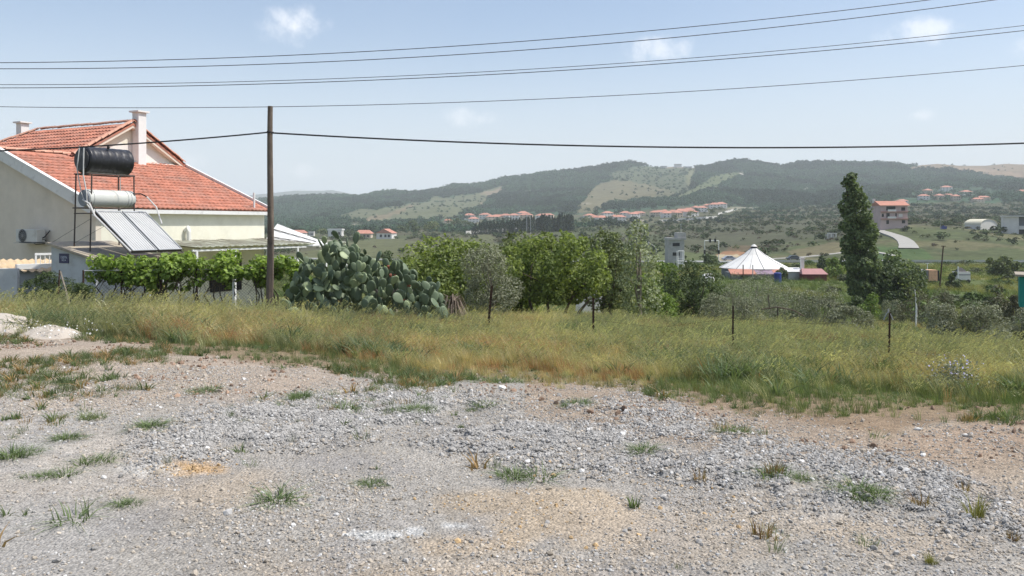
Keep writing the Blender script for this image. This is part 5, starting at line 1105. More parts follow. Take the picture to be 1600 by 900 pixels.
Qd = deque((Vector((x+r.uniform(-.12, .12), yy, r.uniform(-.05, .25))), Vector((r.uniform(-.4, .4), r.uniform(-.35, .2), 1)), Vector((r.uniform(-1, 1), -1, 0)), r.uniform(.30, .42), 0) for x in np.linspace(-1.85, 1.85, 15) for yy in (-.8, -.3, .25, .75))
hs = [(x, yy, f) for x in np.linspace(-1.85, 1.9, 16) for yy in (-.5, 0, .5) for f in (.35, .6, .8)]; r.shuffle(hs)
for (x, yy, f) in hs: Qd.append((Vector((x+r.uniform(-.12, .12), yy+r.uniform(-.2, .2), max(.1, env_top(x))*f)), Vector((r.uniform(-.6, .6), r.uniform(-.5, .2), 1)), Vector((r.uniform(-1, 1), -1, 0)), r.uniform(.25, .37), 1))
Qd = deque(sorted(Qd, key=lambda q: r.random()))
while Qd and len(made) < 600: grow(*Qd.popleft())
order = sorted(range(len(made)), key=lambda i: made[i][0].y-made[i][0].z*.9)
hid = MB()
for rank, i in enumerate(order):
    ML, young = made[i][5], made[i][6]; me = pads[2] if young else pads[i % 2]
    if rank < 290: o = link('pad', me, ct); o.matrix_local = ML
    else: hid.add([ML@v.co for v in me.vertices], [tuple(p.vertices) for p in me.polygons])
tag(hid.build('pads_behind', padm, ct, smooth=True), kind='stuff')
print('pads', len(made))
frm = mat('prickly_fruit', (.30, .10, .06), .6, .2, 8); m = MB()
fr_ = MB()
for i in range(5): fr_.v += [(w_*math.cos(2*math.pi*k/6), w_*math.sin(2*math.pi*k/6), z) for k in range(6) for (z, w_) in [((0, .012), (.02, .026), (.05, .03), (.075, .026), (.085, .012))[i]]]
fr_.n = 30; fr_.f = [(j*6+i, j*6+(i+1) % 6, (j+1)*6+(i+1) % 6, (j+1)*6+i) for j in range(4) for i in range(6)]+[tuple(range(6))[::-1], tuple(range(24, 30))]
frmesh = fr_.mesh('fruit', frm)
tips = [t for t in made if .25 < t[0].x < 1.9 and t[0].z > .7 and t[0].y < .3]; r.shuffle(tips)
for (tip, z, y, x, s, _m, _y) in tips[:8]:
    for k in range(r.choice((1, 2, 3))):
        a = r.uniform(-.9, .9); p = tip-z*s*(1-math.cos(a))*.5+x*math.sin(a)*s*.34-z*.02; o = link('fruit', frmesh, ct); o.rotation_mode = 'QUATERNION'; o.location = p; o.rotation_quaternion = (z*math.cos(a)+x*math.sin(a)).to_track_quat('Z', 'Y')
m = MB()
for i in range(9): x = r.uniform(-1.6, 1.5); m.tube([(x, r.uniform(-.4, .4), 0), (x+r.uniform(-.2, .2), 0, .45), (x+r.uniform(-.4, .4), 0, .95)], [.09, .07, .05], 7)
m.build('woody_stem', M['palebark'], ct)
# ---------------------------------------------------------------- weeds standing alone on the gravel
wl = [(815, 744, 92, 's', 'widest green grass clump in the middle of the gravel'), (577, 757, 48, 's', 'small green tuft left of the widest clump'), (430, 783, 46, 's', 'thin green tuft on the grey gravel above the lime spill'),
      (110, 683, 62, 's', 'dense green tuft on the left dirt, below the spiky grass'), (140, 655, 70, 'm', 'spiky pale green grass clump on the left dirt'), (28, 712, 70, 's', 'dark green low tuft near the left edge'), (66, 745, 80, 's', 'bright green clump in the left foreground'),
      (200, 788, 70, 's', 'flat green tuft left of the ochre stone patch'), (150, 722, 60, 's', 'thin creeping green tuft above the flat one'), (20, 656, 50, 'b', 'leafy dark weed at the left edge'), (118, 812, 30, 's', 'tiny yellowish tuft low in the left foreground'),
      (1215, 738, 50, 'd', 'reddish dry tuft on the right gravel'), (1240, 748, 92, 's', 'low green mat just below the reddish dry tuft'), (1335, 778, 110, 's', 'wide low green patch on the right gravel'), (1345, 768, 90, 's', 'green mat behind the wide low patch'), (1440, 790, 50, 'd', 'yellow green dry clump right of the low patch'),
      (1507, 768, 24, 'd', 'small dark upright tuft on the right dirt'), (1525, 808, 40, 'y', 'yellow green upright tuft near the right edge'), (1582, 842, 40, 'd', 'reddish tuft at the lower right edge'), (1092, 750, 26, 'd', 'small rusty dry tuft right of the stone heap'), (1010, 705, 60, 's', 'low green tuft on the grey gravel, centre right'),
      (1155, 678, 50, 's', 'short green tuft at the top of the right gravel'), (545, 638, 50, 's', 'dark green tuft on the upper edge of the gravel'), (462, 622, 60, 's', 'green tuft left of the gravel top edge'), (740, 634, 56, 's', 'green tuft on top of the middle gravel'), (720, 670, 24, 'b', 'small leafy weed in the grey gravel'),
      (895, 632, 70, 's', 'green tuft where the gravel meets the meadow'), (775, 596, 80, 's', 'thick green clump at the meadow edge, centre'), (992, 792, 24, 'b', 'tiny green weed in the sandy patch'), (1188, 838, 30, 'd', 'brown dry tuft with a bent stalk in the lower right'), (312, 613, 60, 's', 'dark green tuft on the left bank'), (230, 668, 56, 's', 'green tuft at the left tip of the gravel'),
      (350, 560, 40, 'b', 'leafy weed in the earth left of the pole'), (640, 640, 70, 's', 'grass clump on the brown hollow in the gravel'), (1450, 880, 60, 'y', 'thin yellow green tuft at the bottom right')]
P_w = {'s': [blades('tuft_blade', 55, .14, .010, .11, 2.6, M.setdefault('tg', leafmat('tuft_green', (.10, .15, .06), (.19, .24, .11), trans=.3)), 0, seed=s, droop=.36) for s in (21, 22, 23)],
       'm': [blades('tuft_blade', 40, .22, .012, .12, 1.8, M.setdefault('tp', leafmat('tuft_pale', (.13, .18, .07), (.24, .27, .13), trans=.3)), .1, seed=24)],
       'b': [blades('tuft_blade', 22, .16, .022, .06, 1.2, M['tg'], 0, seed=25)], 'd': [blades('tuft_blade', 34, .17, .007, .06, .8, M.setdefault('td', leafmat('tuft_dry', (.20, .10, .045), (.26, .22, .08), trans=.2)), .05, seed=26)],
       'y': [blades('tuft_blade', 40, .18, .008, .05, .7, M.setdefault('ty', leafmat('tuft_yellow', (.17, .19, .05), (.32, .28, .10), trans=.3)), .05, seed=27)]}
for (px, py, w_, kd, lb) in wl:
    Y = CZ*F/(py-HY)
    for _ in range(3): Y = (CZ-gz((px-800)/F*Y, Y))*F/(py-HY)
    X = (px-800)/F*Y; W = w_*Y/F; root = thing('weed_tuft', lb, 'grass tuft', (X, Y, gz(X, Y)-.006), 0, 'tufts of weeds on the gravel'); rr = random.Random(px*3+py)
    n = max(1, min(12, int(W/.055)))
    for i in range(n):
        ox = rr.gauss(0, .3)*max(.02, W-.12); oy = rr.gauss(0, .3)*max(.02, W-.12)*.6; s = rr.choice((.35, .45, .55, .7, .9))*(.6 if kd == 'b' else 1); me = rr.choice(P_w[kd])
        link('leaf_cluster', me, root, (ox, oy, gz(X+ox, Y+oy)-gz(X, Y)), (rr.uniform(-.1, .1), rr.uniform(-.1, .1), rr.uniform(0, 6.28)), (s, s, s*rr.uniform(.6, 1.0)))
# flowering mallow in the right meadow
X = (1490-800)/F*9.4; fl = thing('mallow_plant', 'greyish plant with pale violet flowers in the right meadow', 'plant', (X, 9.4, gz(X, 9.4))); r = np.random.default_rng(9)
q = r.normal(0, 1, (900, 3))*np.array([.12, .12, .10])+np.array([0, 0, .2]); q = q[q[:, 2] > .01]; link('foliage', leaf_mesh('mallow_leaves', q, q*0+.1, .03, r, LM['olive']), fl)
q = r.normal(0, 1, (70, 3))*np.array([.12, .12, .08])+np.array([0, -.03, .28]); link('flowers', leaf_mesh('mallow_flowers', q, q*0+np.array([0, -.6, .4]), .022, r, mat('violet_petal', (.42, .40, .58), .7), aspect=.9), fl)
# white daisies by the sand pile
X, Y = rng.uniform(-8.2, -5.9, 260), rng.uniform(11.0, 13.2, 260); z = ground_z(X, Y)
q = np.stack([X, Y, z+rng.uniform(.08, .25, 260)], 1); o = link('daisy_flowers', leaf_mesh('daisy_flowers', q, q*0+np.array([0, -.5, .6]), .028, rng, mat('white_petal', (.7, .7, .68), .7), aspect=.95)); tag(o, kind='stuff')
# sand piles at the left edge
def mound(name, label, cx, cy, rx, ry, h, mt, seed):
    n = 44; V = []; F_ = []
    for j in range(n):
        for i in range(n):
            x = (i/(n-1)*2-1)*rx; y = (j/(n-1)*2-1)*ry; d_ = math.hypot(x/rx, y/ry); hh = h*max(0, 1-d_**1.6)**1.1*(.7+.6*float(fbm(x*1.6+seed, y*1.6, 4, seed)))+.02*float(fbm(x*8, y*8, 3, seed)-.5)
            V.append((x, y, hh-.03+gz(cx+x, cy+y)-gz(cx, cy)))
    F_ = [(j*n+i, j*n+i+1, (j+1)*n+i+1, (j+1)*n+i) for j in range(n-1) for i in range(n-1)]
    o = link(name, np_mesh(name, V, F_, mt, True), None, (cx, cy, gz(cx, cy))); tag(o, label, 'sand pile', 'pale sand piles'); return o
mound('sand_pile', 'larger pale sand pile cut by the left edge', -7.9, 12.6, 1.5, .7, .30, M['sand'], 2); mound('sand_pile', 'smaller pale sand pile right of the larger one', -6.75, 12.2, .6, .45, .20, M['sand'], 6)
# single stones one can tell apart
wst = mat('white_stone', (.68, .67, .63), .8, .1, 5)
sl_ = [(785, 606, .10, 'flat white stone at the top of the middle gravel'), (1435, 672, .075, 'round white stone on the dirt at the meadow edge'), (1510, 682, .085, 'long white stone near the right meadow edge'), (1443, 712, .06, 'white stone on the right dirt'), (545, 642, .05, 'small white stone beside the upper gravel tuft'), (1037, 622, .06, 'pale stone at the right gravel top'), (634, 537, .10, 'white rag-like stone in the golden grass'), (100, 575, .05, 'small white stone on the left bank')]
for (px, py, s, lb) in sl_:
    Y = CZ*F/(py-HY)
    for _ in range(6): Y = .5*Y+.5*(CZ-gz((px-800)/F*Y, Y))*F/(py-HY)
    X = (px-800)/F*Y; o = link('stone', stone_mesh('single_stone', px, wst, .55), None, (X, Y, gz(X, Y)+s*.1), (.1, .1, px), (s*.95, s*.75, s*.75)); tag(o, lb, 'stone', 'single white stones')
# ---------------------------------------------------------------- across the valley
def spot(px, Y, sink=0): X = (px-800)/F*Y; return Vector((X, Y, gz(X, Y)-sink))
def ribbon(name, pts, width, mt, lift=.12, kind='structure', n=60, profile=None):
    """a strip of road laid on the terrain along sight points (px, Y)"""
    P_ = [Vector(((px-800)/F*Y, Y, 0)) for px, Y in pts]; L_ = [0]
    for a, b in zip(P_, P_[1:]): L_.append(L_[-1]+(b-a).length)
    s = np.linspace(0, L_[-1], n); xs = np.interp(s, L_, [p.x for p in P_]); ys = np.interp(s, L_, [p.y for p in P_])
    for _ in range(3): xs[1:-1] = (xs[:-2]+xs[1:-1]*2+xs[2:])/4; ys[1:-1] = (ys[:-2]+ys[1:-1]*2+ys[2:])/4
    dx = np.gradient(xs); dy = np.gradient(ys); l = np.hypot(dx, dy); nx, ny = -dy/l, dx/l; V = []; W = width if hasattr(width, '__len__') else [width]*n
    z = ground_z(xs, ys)
    for i in range(n):
        for o_ in (-.5, .5): x, y = xs[i]+nx[i]*W[i]*o_, ys[i]+ny[i]*W[i]*o_; V.append((x, y, z[i]+lift))
    for i in range(n):
        for o_ in (-.5, .5): x, y, z_ = V[2*i+(o_ > 0)]; V.append((x, y, z_-1.5))
    k = 2*n; F_ = [(2*i, 2*i+1, 2*i+3, 2*i+2) for i in range(n-1)]+[(2*i, 2*i+2, k+2*i+2, k+2*i) for i in range(n-1)]+[(2*i+1, k+2*i+1, k+2*i+3, 2*i+3) for i in range(n-1)]
    return tag(link(name, np_mesh(name, V, F_, mt)), kind=kind)
hw = [(-100, 252), (400, 250), (800, 248), (1000, 247), (1200, 246), (1400, 244), (1700, 242), (1900, 240)]
ribbon('highway', hw, 9, M['asphalt'], .35, n=120)
pts = [(px, Yat(px, py, 200, 420)) for px, py in ((1362, 357.5), (1375, 362), (1392, 367), (1406, 372), (1415, 378), (1419, 384), (1420, 389))]
ribbon('side_road', pts, list(np.linspace(2.6, 6.5, 60)), M['lane'], .35)
ribbon('dirt_track', [(1195, 262), (1230, 270), (1290, 283), (1345, 292), (1400, 262)], 2.2, M['lane'], .25)
# guard rail
gr = thing('guard_rail', 'long steel guard rail along the valley road at the right', 'guard rail', spot(1400, 239))
gp = [spot(px, 238.5) for px in range(1395, 1700, 12)]; b0_ = gp[0]; gr.location = b0_
m = MB()
for a, b in zip(gp, gp[1:]): m.box((0, -.05, .5), ((b-a).length, .02, .95), Matrix.Translation(a-b0_)@(b-a).to_track_quat('X', 'Z').to_matrix().to_4x4())
m.build('rail', M['galv'], gr)
for p in gp: m = MB(); q = p-b0_; m.box((q.x-.08, .03, q.z-.2), (q.x+.08, .18, q.z+.9)); m.build('post', M['galv'], gr)
g2 = [spot(px, 238.5) for px in range(1166, 1290, 12)]; gr = thing('guard_rail', 'shorter steel guard rail behind the maroon shed', 'guard rail', g2[0]); m = MB()
for a, b in zip(g2, g2[1:]): m.box((0, -.05, .5), ((b-a).length, .02, .95), Matrix.Translation(a-g2[0])@(b-a).to_track_quat('X', 'Z').to_matrix().to_4x4())
m.build('rail', M['galv'], gr)
for p in g2: m = MB(); q = p-g2[0]; m.box((q.x-.08, .03, q.z-.2), (q.x+.08, .18, q.z+.9)); m.build('post', M['galv'], gr)
# ---- round building with the conical white roof
D = 150.0; sc_ = D/F; base = spot(1178, D+6, .3); rb = thing('round_building', 'round building with big white conical roof and red tiled skirt', 'building', base)
def z_at(py, Y=D+6): return CZ+(HY-py)*Y/F-base.z
RR = 53*(D+6)/F; n = 16; ze, za_ = z_at(418), z_at(388)
gore = MB()
a1 = 2*math.pi/n; prof = [(RR, ze), (RR*.62, ze+(za_-ze)*.36), (RR*.3, ze+(za_-ze)*.70), (RR*.10, za_)]
for (q, z) in prof: gore.v += [(q*math.cos(a1*t), q*math.sin(a1*t), z) for t in (.015, .5, .985)]
gore.n = 12; gore.f = [(j*3+i, j*3+i+1, j*3+3+i+1, j*3+3+i) for j in range(3) for i in range(2)]
gm = gore.mesh('roof_gore', M['membrane'])
for k in range(n): link('roof_gore', gm, rb, rot=(0, 0, k*a1))
sm = MB(); sm.tube([(q, 0, z+.05) for q, z in prof], .035, 4); smm = sm.mesh('seam', M['greyblue'])
for k in range(n):
    if k % 2 == 0: link('seam', smm, rb, rot=(0, 0, k*a1))
m = MB(); m.bar((0, 0, za_-.1), (0, 0, za_+.35), RR*.10, RR*.09, n=14); m.build('roof_collar', M['dark'], rb)
m = MB(); m.bar((0, 0, za_+.352), (0, 0, za_+.75), RR*.095, RR*.03, n=14); m.build('roof_cap', M['membrane'], rb)
m = MB(); m.bar((0, 0, 0), (0, 0, ze-.15), RR*.93, n=24); m.build('wall', M['greyblue'], rb)
m = MB(); m.box((-RR*1.0, -RR-.9, 0), (RR*1.0, -RR*.55, ze-.55)); m.build('front_wall', M['greyblue'], rb)
def skirt(x0, x1, mt, nm):
    m = MB(); m.add([(x0, -RR-1.5, ze-.75), (x1, -RR-1.5, ze-.75), (x1, -RR+.6, ze+.02), (x0, -RR+.6, ze+.02), (x0, -RR-1.5, ze-.95), (x1, -RR-1.5, ze-.95), (x1, -RR+.6, ze-.2), (x0, -RR+.6, ze-.2)], [(0, 1, 2, 3), (4, 7, 6, 5), (0, 4, 5, 1), (1, 5, 6, 2), (2, 6, 7, 3), (3, 7, 4, 0)]); m.build(nm, mt, rb)
skirt(-RR*1.0, -RR*.28, M['redroof'], 'tiled_skirt'); skirt(RR*.22, RR*1.02, M['redroof'], 'tiled_skirt'); skirt(-RR*.275, RR*.215, M['purple'], 'sheet_skirt'); skirt(RR*1.06, RR*1.42, M['redroof'], 'tiled_skirt')
for k, (x, w_) in enumerate(((-.7, .5), (-.1, .4), (.3, .5))): m = MB(); m.box((x*RR, -RR-.93, 1.0), (x*RR+w_, -RR-.902, 1.6)); m.build('window', M['dark'], rb)
for x, mt in ((-.67, 'rust'), (-.40, 'galv')): m = MB(); m.bar((x*RR, -RR-1.7, .1), (x*RR, -RR-1.7, ze+.9), .09, n=6); m.build('stove_pipe', M[mt], rb)
m = MB(); m.box((RR*1.03, -RR-.3, 0), (RR*1.03+.55, -RR+.25, z_at(402))); ch = m.build('chimney', M['farwall'], rb); m = MB(); m.box((RR*1.03-.12, -RR-.42, z_at(402)+.002), (RR*1.03+.67, -RR+.37, z_at(402)+.2)); m.build('chimney_cap', M['farwall'], ch)
# blue drum
b_ = spot(1215, D-9, .1); dr = thing('drum', 'blue plastic drum before the round building', 'drum', b_); m = MB(); h_ = CZ+(HY-427)*(D-9)/F-b_.z
m.bar((0, 0, 0), (0, 0, h_), .62, n=16); m.build('body', M['barrelb'], dr); m = MB(); m.bar((0, 0, h_+.002), (0, 0, h_+.14), .66, .45, n=16); m.build('lid', M['barrelb'], dr)
# maroon shed, pale lean-to
b_ = spot(1273, D-4, .2); ms = thing('maroon_shed', 'maroon walled shed with faded pink roof right of the round building', 'shed', b_, R(-3)); w_ = 40*(D-4)/F/2; h_ = CZ+(HY-428)*(D-4)/F-b_.z; h2_ = CZ+(HY-419)*(D-1)/F-b_.z
m = MB(); m.box((-w_*.93, 0, 0), (w_*.93, 3.4, h_)); m.build('wall', M['maroon'], ms)
m = MB(); m.add([(-w_, -.35, h_-.05), (w_, -.35, h_-.05), (w_*.78, 1.8, h2_), (-w_*.78, 1.8, h2_), (w_, 3.9, h_-.05), (-w_, 3.9, h_-.05)], [(0, 1, 2, 3), (3, 2, 4, 5), (0, 3, 5), (1, 4, 2), (0, 5, 4, 1)]); m.build('roof', M['pinkroof'], ms)
b_ = spot(1243, D-2, .2); ps = thing('lean_to', 'pale sheet-roofed lean-to between blue drum and maroon shed', 'lean-to', b_); w_ = 11*(D)/F; h_ = CZ+(HY-424)*D/F-b_.z
m = MB(); m.box((-w_, 0, 0), (w_, 2.2, h_)); m.build('wall', M['galv'], ps); m = MB(); m.prism([(-.3, h_+.01), (2.5, h_+.6), (2.5, h_+.68), (-.3, h_+.09)], 0, -w_-.2, w_+.2); m.build('roof', M['membrane'], ps)
# grey tower
b_ = spot(1057.5, 226, .3); tw = thing('concrete_tower', 'unfinished grey two storey concrete block house in the valley', 'building', b_); q = 226/F
def zz(py, Y=226): return CZ+(HY-py)*Y/F-b_.z
m = MB(); m.box((-13.5*q, 0, 0), (11.8*q, 5, zz(375))); m.build('lower_block', M['concrete'], tw)
m = MB(); m.box((-14.5*q, -.3, zz(375)+.002), (14.5*q, 5.3, zz(371.5))); m.build('floor_slab', M['concrete'], tw)
m = MB(); m.box((1.5*q, .2, zz(371.5)+.002), (15*q, 4.8, zz(363.5))); m.build('roof_room', M['concrete'], tw)
for py in (382, 397):
    m = MB(); m.box((-6.5*q, -.04, zz(py+2.6)), (4.5*q, .1, zz(py-2.6))); w0 = m.build('window', M['dark'], tw); m = MB(); m.box((-7*q, -.1, zz(py+3.4)), (5*q, .0-.045, zz(py+2.8))); m.build('sill', M['concrete'], w0)
# white scaffold frame, gantry, lamps
def poles(name, label, cat, loc, bars, mt, pname, group=None):
    root = thing(name, label, cat, loc, 0, group)
    for a, b, rr_ in bars: m = MB(); m.bar(a, b, rr_, n=5); m.build(pname, M[mt], root)
    return root
Y = 200; b_ = spot(1064, Y); q = Y/F; h_ = CZ+(HY-392)*Y/F-b_.z
wf = poles('scaffold', 'small white metal scaffold frame before the grey tower', 'scaffold', b_, [((-4.5*q, 0, 0), (-4.5*q, 0, h_), .09), ((4.5*q, 0, 0), (4.5*q, 0, h_), .09), ((0, 0, h_*.35), (0, 0, h_), .05), ((-4.5*q, 0, h_), (4.5*q, 0, h_), .09), ((-4.5*q, 0, h_*.62), (4.5*q, 0, h_*.62), .06), ((-4.5*q, 0, h_*.34), (4.5*q, 0, h_*.34), .08), ((-4.5*q, 1.4, 0), (-4.5*q, 1.4, h_), .07), ((4.5*q, 1.4, 0), (4.5*q, 1.4, h_), .07)], 'white', 'tube')
m = MB(); m.box((-4.3*q, .1, h_*.36), (4.3*q, 1.3, h_*.5)); m.build('platform', M['farwall'], wf)
Y = 232; b_ = spot(1112, Y); q = Y/F; h_ = CZ+(HY-376)*Y/F-b_.z
ga = poles('traffic_gantry', 'white traffic light gantry spanning the valley junction', 'gantry', b_, [((-11*q, 0, 0), (-11*q, 0, h_), .11), ((11*q, 0, 0), (11*q, 0, h_), .11), ((-11*q, 0, h_), (11*q, 0, h_), .12)], 'white', 'post')
for x, zz_ in ((-2.5*q, h_), (5.5*q, h_), (11*q, h_-3.2), (-11*q, h_-3.2)): m = MB(); m.box((x-.24, -.2, zz_-.5), (x+.24, .2, zz_+.6)); m.build('traffic_light', M['dark'], ga)
Y = 225; b_ = spot(1013, Y); h_ = CZ+(HY-378)*Y/F-b_.z; q = Y/F
lp = thing('street_lamp', 'leaning street lamp arm left of the grey tower', 'lamp', b_)
m = MB(); m.tube([(0, 0, 0), (0, 0, h_*.8), (0, 0, h_)], .09, 6); m.build('pole', M['galv'], lp); m = MB(); m.tube([(0, 0, h_), (7*q, 0, h_-5*q), (12*q, 0, h_-9*q), (12.5*q, 0, h_-16*q)], .07, 5); m.build('arm', M['farwall'], lp)
def spole(label, px, Y, top, r_, mt, lean=0, cat='pole', name='lamp_post', group=None):
    b_ = spot(px, Y); h_ = CZ+(HY-top)*Y/F-b_.z; root = thing(name, label, cat, b_, 0, group); m = MB(); m.bar((0, 0, -.3), (lean*Y/F, 0, h_), r_, r_*.7, n=6); m.build('shaft', M[mt], root); m = MB(); m.box((lean*Y/F-.35, -.05, h_-.12), (lean*Y/F+.35, .05, h_)); m.build('crossbar', M[mt], root); return root
spole('thin grey mast rising behind the grey tower', 1064, 232, 350, .08, 'galv'); spole('dark leaning utility pole beside the trailer', 1468, 132, 384, .13, 'rust', 6); spole('pale lamp mast rising above the cypress row', 823, 640, 334, .25, 'galv', group='lamp masts by the cypress row'); spole('shorter pale mast right of the cypress lamp mast', 829, 640, 341, .22, 'galv', group='lamp masts by the cypress row'); spole('thin pole on the hillside right of the pink block', 1470, 372, 340, .1, 'galv')
spole('small white post above the trailer', 1449, 165, 411, .09, 'white')
# cars
def car(label, px, Y, mt, wd=4.3, flip=1, group='cars on the valley road'):
    b_ = spot(px, Y); b_.z += .36; root = thing('car', label, 'car', b_, R(2), group)
    m = MB(); m.prism([(-2.15, .35), (-2.1, .75), (-1.5, .88), (-.9, 1.40), (.75, 1.44), (1.45, .98), (2.1, .85), (2.15, .4), (1.9, .28), (-1.9, .28)], 1, -.85, .85); m.build('body', M[mt], root, bevel=.05)
    for y in (-.86, .86): m = MB(); m.prism([(-1.25, .92), (-.8, 1.32), (-.05, 1.36), (-.05, .94)], 1, y-.01, y+.01); m.build('window', M['glass'], root); m = MB(); m.prism([(.05, .94), (.05, 1.36), (.68, 1.37), (1.2, .98)], 1, y-.01, y+.01); m.build('window', M['glass'], root)
    for x in (-1.35, 1.3):
        for y in (-.8, .8): m = MB(); m.bar((x, y-.1, .32), (x, y+.1, .32), .32, n=14); wl_ = m.build('wheel', M['rubber'], root); m = MB(); m.bar((x, y-.12, .32), (x, y+.12, .32), .18, n=10); m.build('rim', M['galv'], wl_)
car('dark car passing behind the white chimney on the valley road', 1240, 251, 'car1'); car('silver car at the left side of the conical roof', 1139, 251, 'car2')
# trailer and flatbed
b_ = spot(1450, 140, 0); q = 140/F; tr_ = thing('trailer', 'grey ribbed trailer with a pale orange end panel', 'trailer', b_); h_ = CZ+(HY-422)*140/F-b_.z
m = MB(); m.box((-20*q, 0, .5), (1*q, 2.2, h_)); m.build('side_panel', M['galv'], tr_); m = MB(); m.box((1.3*q, 0, .55), (15*q, 2.2, h_)); m.build('end_panel', M['orange'], tr_)
for k in range(8): m = MB(); x = (-19.5+k*2.7)*q; m.box((x, -.08, .5), (x+.10, -.003, h_-.01)); m.build('rib', M['steel'], tr_)
m = MB(); m.box((-20*q, -.02, .3), (15.5*q, 2.2, .497)); m.build('chassis', M['dark'], tr_)
m = MB(); m.box((15.3*q, 0, .55), (18*q, 2.2, h_-.1)); m.build('cab', M['dark'], tr_)
for x in (-14, -8, 10): m = MB(); m.bar((x*q, -.03, .32), (x*q, .25, .32), .32, n=12); m.build('wheel', M['rubber'], tr_)
b_ = spot(1506, 142, 0); fb = thing('flatbed_truck', 'pale grey flatbed truck with an upright white post', 'truck', b_); h_ = CZ+(HY-425)*142/F-b_.z
m = MB(); m.box((-9*q, 0, .6), (10.5*q, 2, h_)); m.build('bed', M['farwall'], fb); m = MB(); m.box((-9*q, -.04, h_*.72), (10.6*q, -.002, h_*.80)); m.build('side_rail', M['greyblue'], fb)
m = MB(); m.box((-9.6*q, -.05, .2), (-8.2*q, .1, h_+.95)); m.build('post', M['white'], fb); m = MB(); m.add([(-8*q, .3, h_), (7*q, .3, h_), (7*q, 1.8, h_), (-8*q, 1.8, h_), (-2*q, 1, h_+.75), (2*q, 1, h_+.7)], [(0, 1, 5, 4), (2, 3, 4, 5), (1, 2, 5), (3, 0, 4)]); m.build('load', M['dark'], fb)
for x in (-6, 7): m = MB(); m.bar((x*q, -.03, .35), (x*q, .25, .35), .35, n=12); m.build('wheel', M['rubber'], fb)
# teal cabin at the right edge
Y = 40; b_ = spot(1596, Y, .1); tc_ = thing('teal_cabin', 'teal painted cabin cut off by the right edge', 'cabin', b_, R(-30)); h_ = CZ+(HY-432)*Y/F-b_.z; hm = CZ+(HY-480)*Y/F-b_.z
m = MB(); m.box((-.08, 0, hm), (3.0, 2.5, h_)); m.build('wall', M['teal'], tc_); m = MB(); m.box((.05, .1, 0), (2.9, 2.4, hm-.004)); m.build('plinth', M['dark'], tc_)
m = MB(); m.box((-.25, -.2, h_+.004), (3.2, 2.7, h_+.10)); m.build('roof', M['slab'], tc_); m = MB(); m.box((1.0, -.02, hm+.6), (1.9, -.003, h_-.4)); m.build('window', M['glass'], tc_)
# white tarpaulin between the trees and white car-like sheet
for k, (px, Y, top, w_, lb) in enumerate(((922, 52, 424, 46, 'crumpled white tarpaulin seen between the tree trunks'), (1106, 140, 426, 20, 'small white tent by the round building'))):
    b_ = spot(px, Y, .05); h_ = max(.5, CZ+(HY-top)*Y/F-b_.z); W = w_*Y/F; n = 24; V = []
    for j in range(n):
        for i in range(n):
            x = (i/(n-1)-.5)*W; y = (j/(n-1)-.5)*W*.6; e = max(0, 1-abs(2*x/W)**2.5)*max(0, 1-abs(2*y/(W*.6))**2.5); V.append((x, y, h_*(e**.4)*(.75+.4*float(fbm(x*1.3+k, y*1.3, 3, 5)))))
    o = link('tarpaulin', np_mesh('tarpaulin', V, [(j*n+i, j*n+i+1, (j+1)*n+i+1, (j+1)*n+i) for j in range(n-1) for i in range(n-1)], M['membrane'], True), None, b_); tag(o, lb, 'tarpaulin')
# ---- pink apartment block
b_ = spot(1396, 352, .5); q = 352/F; pk = thing('apartment_block', 'pink three storey block with red roof on the right slope', 'building', b_, R(-2)); zz = lambda py: CZ+(HY-py)*352/F-b_.z
x0, x1 = -20*q, 22*q; zt_ = zz(321)
m = MB(); m.box((x0, 0, 0), (x1, 9, zt_)); m.build('wall', M['pinkwall'], pk)
for k, py in enumerate((331, 342)): m = MB(); m.box((x0-.05, -.9, zz(py)-.15), (x1+.1, -.004, zz(py)+.12)); m.build('balcony_slab', M['redroof'], pk); m = MB(); m.box((-10*q, -.9, zz(py)+.125), (3*q, -.8, zz(py)+1.0)); m.build('balcony_rail', M['farwall'], pk)
m = MB(); m.add([(x0-.6, -1.0, zt_), (x1+.6, -1.0, zt_), (x1+.6, 10, zt_), (x0-.6, 10, zt_), (x0-.6, 4.5, zt_+2.0), (x1+.6, 4.5, zt_+2.0)], [(0, 1, 5, 4), (2, 3, 4, 5), (0, 4, 3), (1, 2, 5), (0, 3, 2, 1)]); m.build('roof', M['redroof'], pk)
m = MB(); m.box((-2*q-6, 5, zt_+1.2), (-2*q-5, 6, zt_+3)); m.build('chimney', M['farwall'], pk)
for (xa, xb, pt, pb_) in ((-11, 3, 322.5, 329), (-11, -6, 333, 340), (3, 5, 333, 339), (12, 18, 324, 329), (-11, -7, 344, 350), (8, 14, 334, 339), (13, 18, 344, 349), (-18, -15, 334, 339)): m = MB(); m.box((xa*q, -.06, zz(pb_)), (xb*q, -.003, zz(pt))); m.build('window', M['dark'] if xa != 8 else M['farwall'], pk)
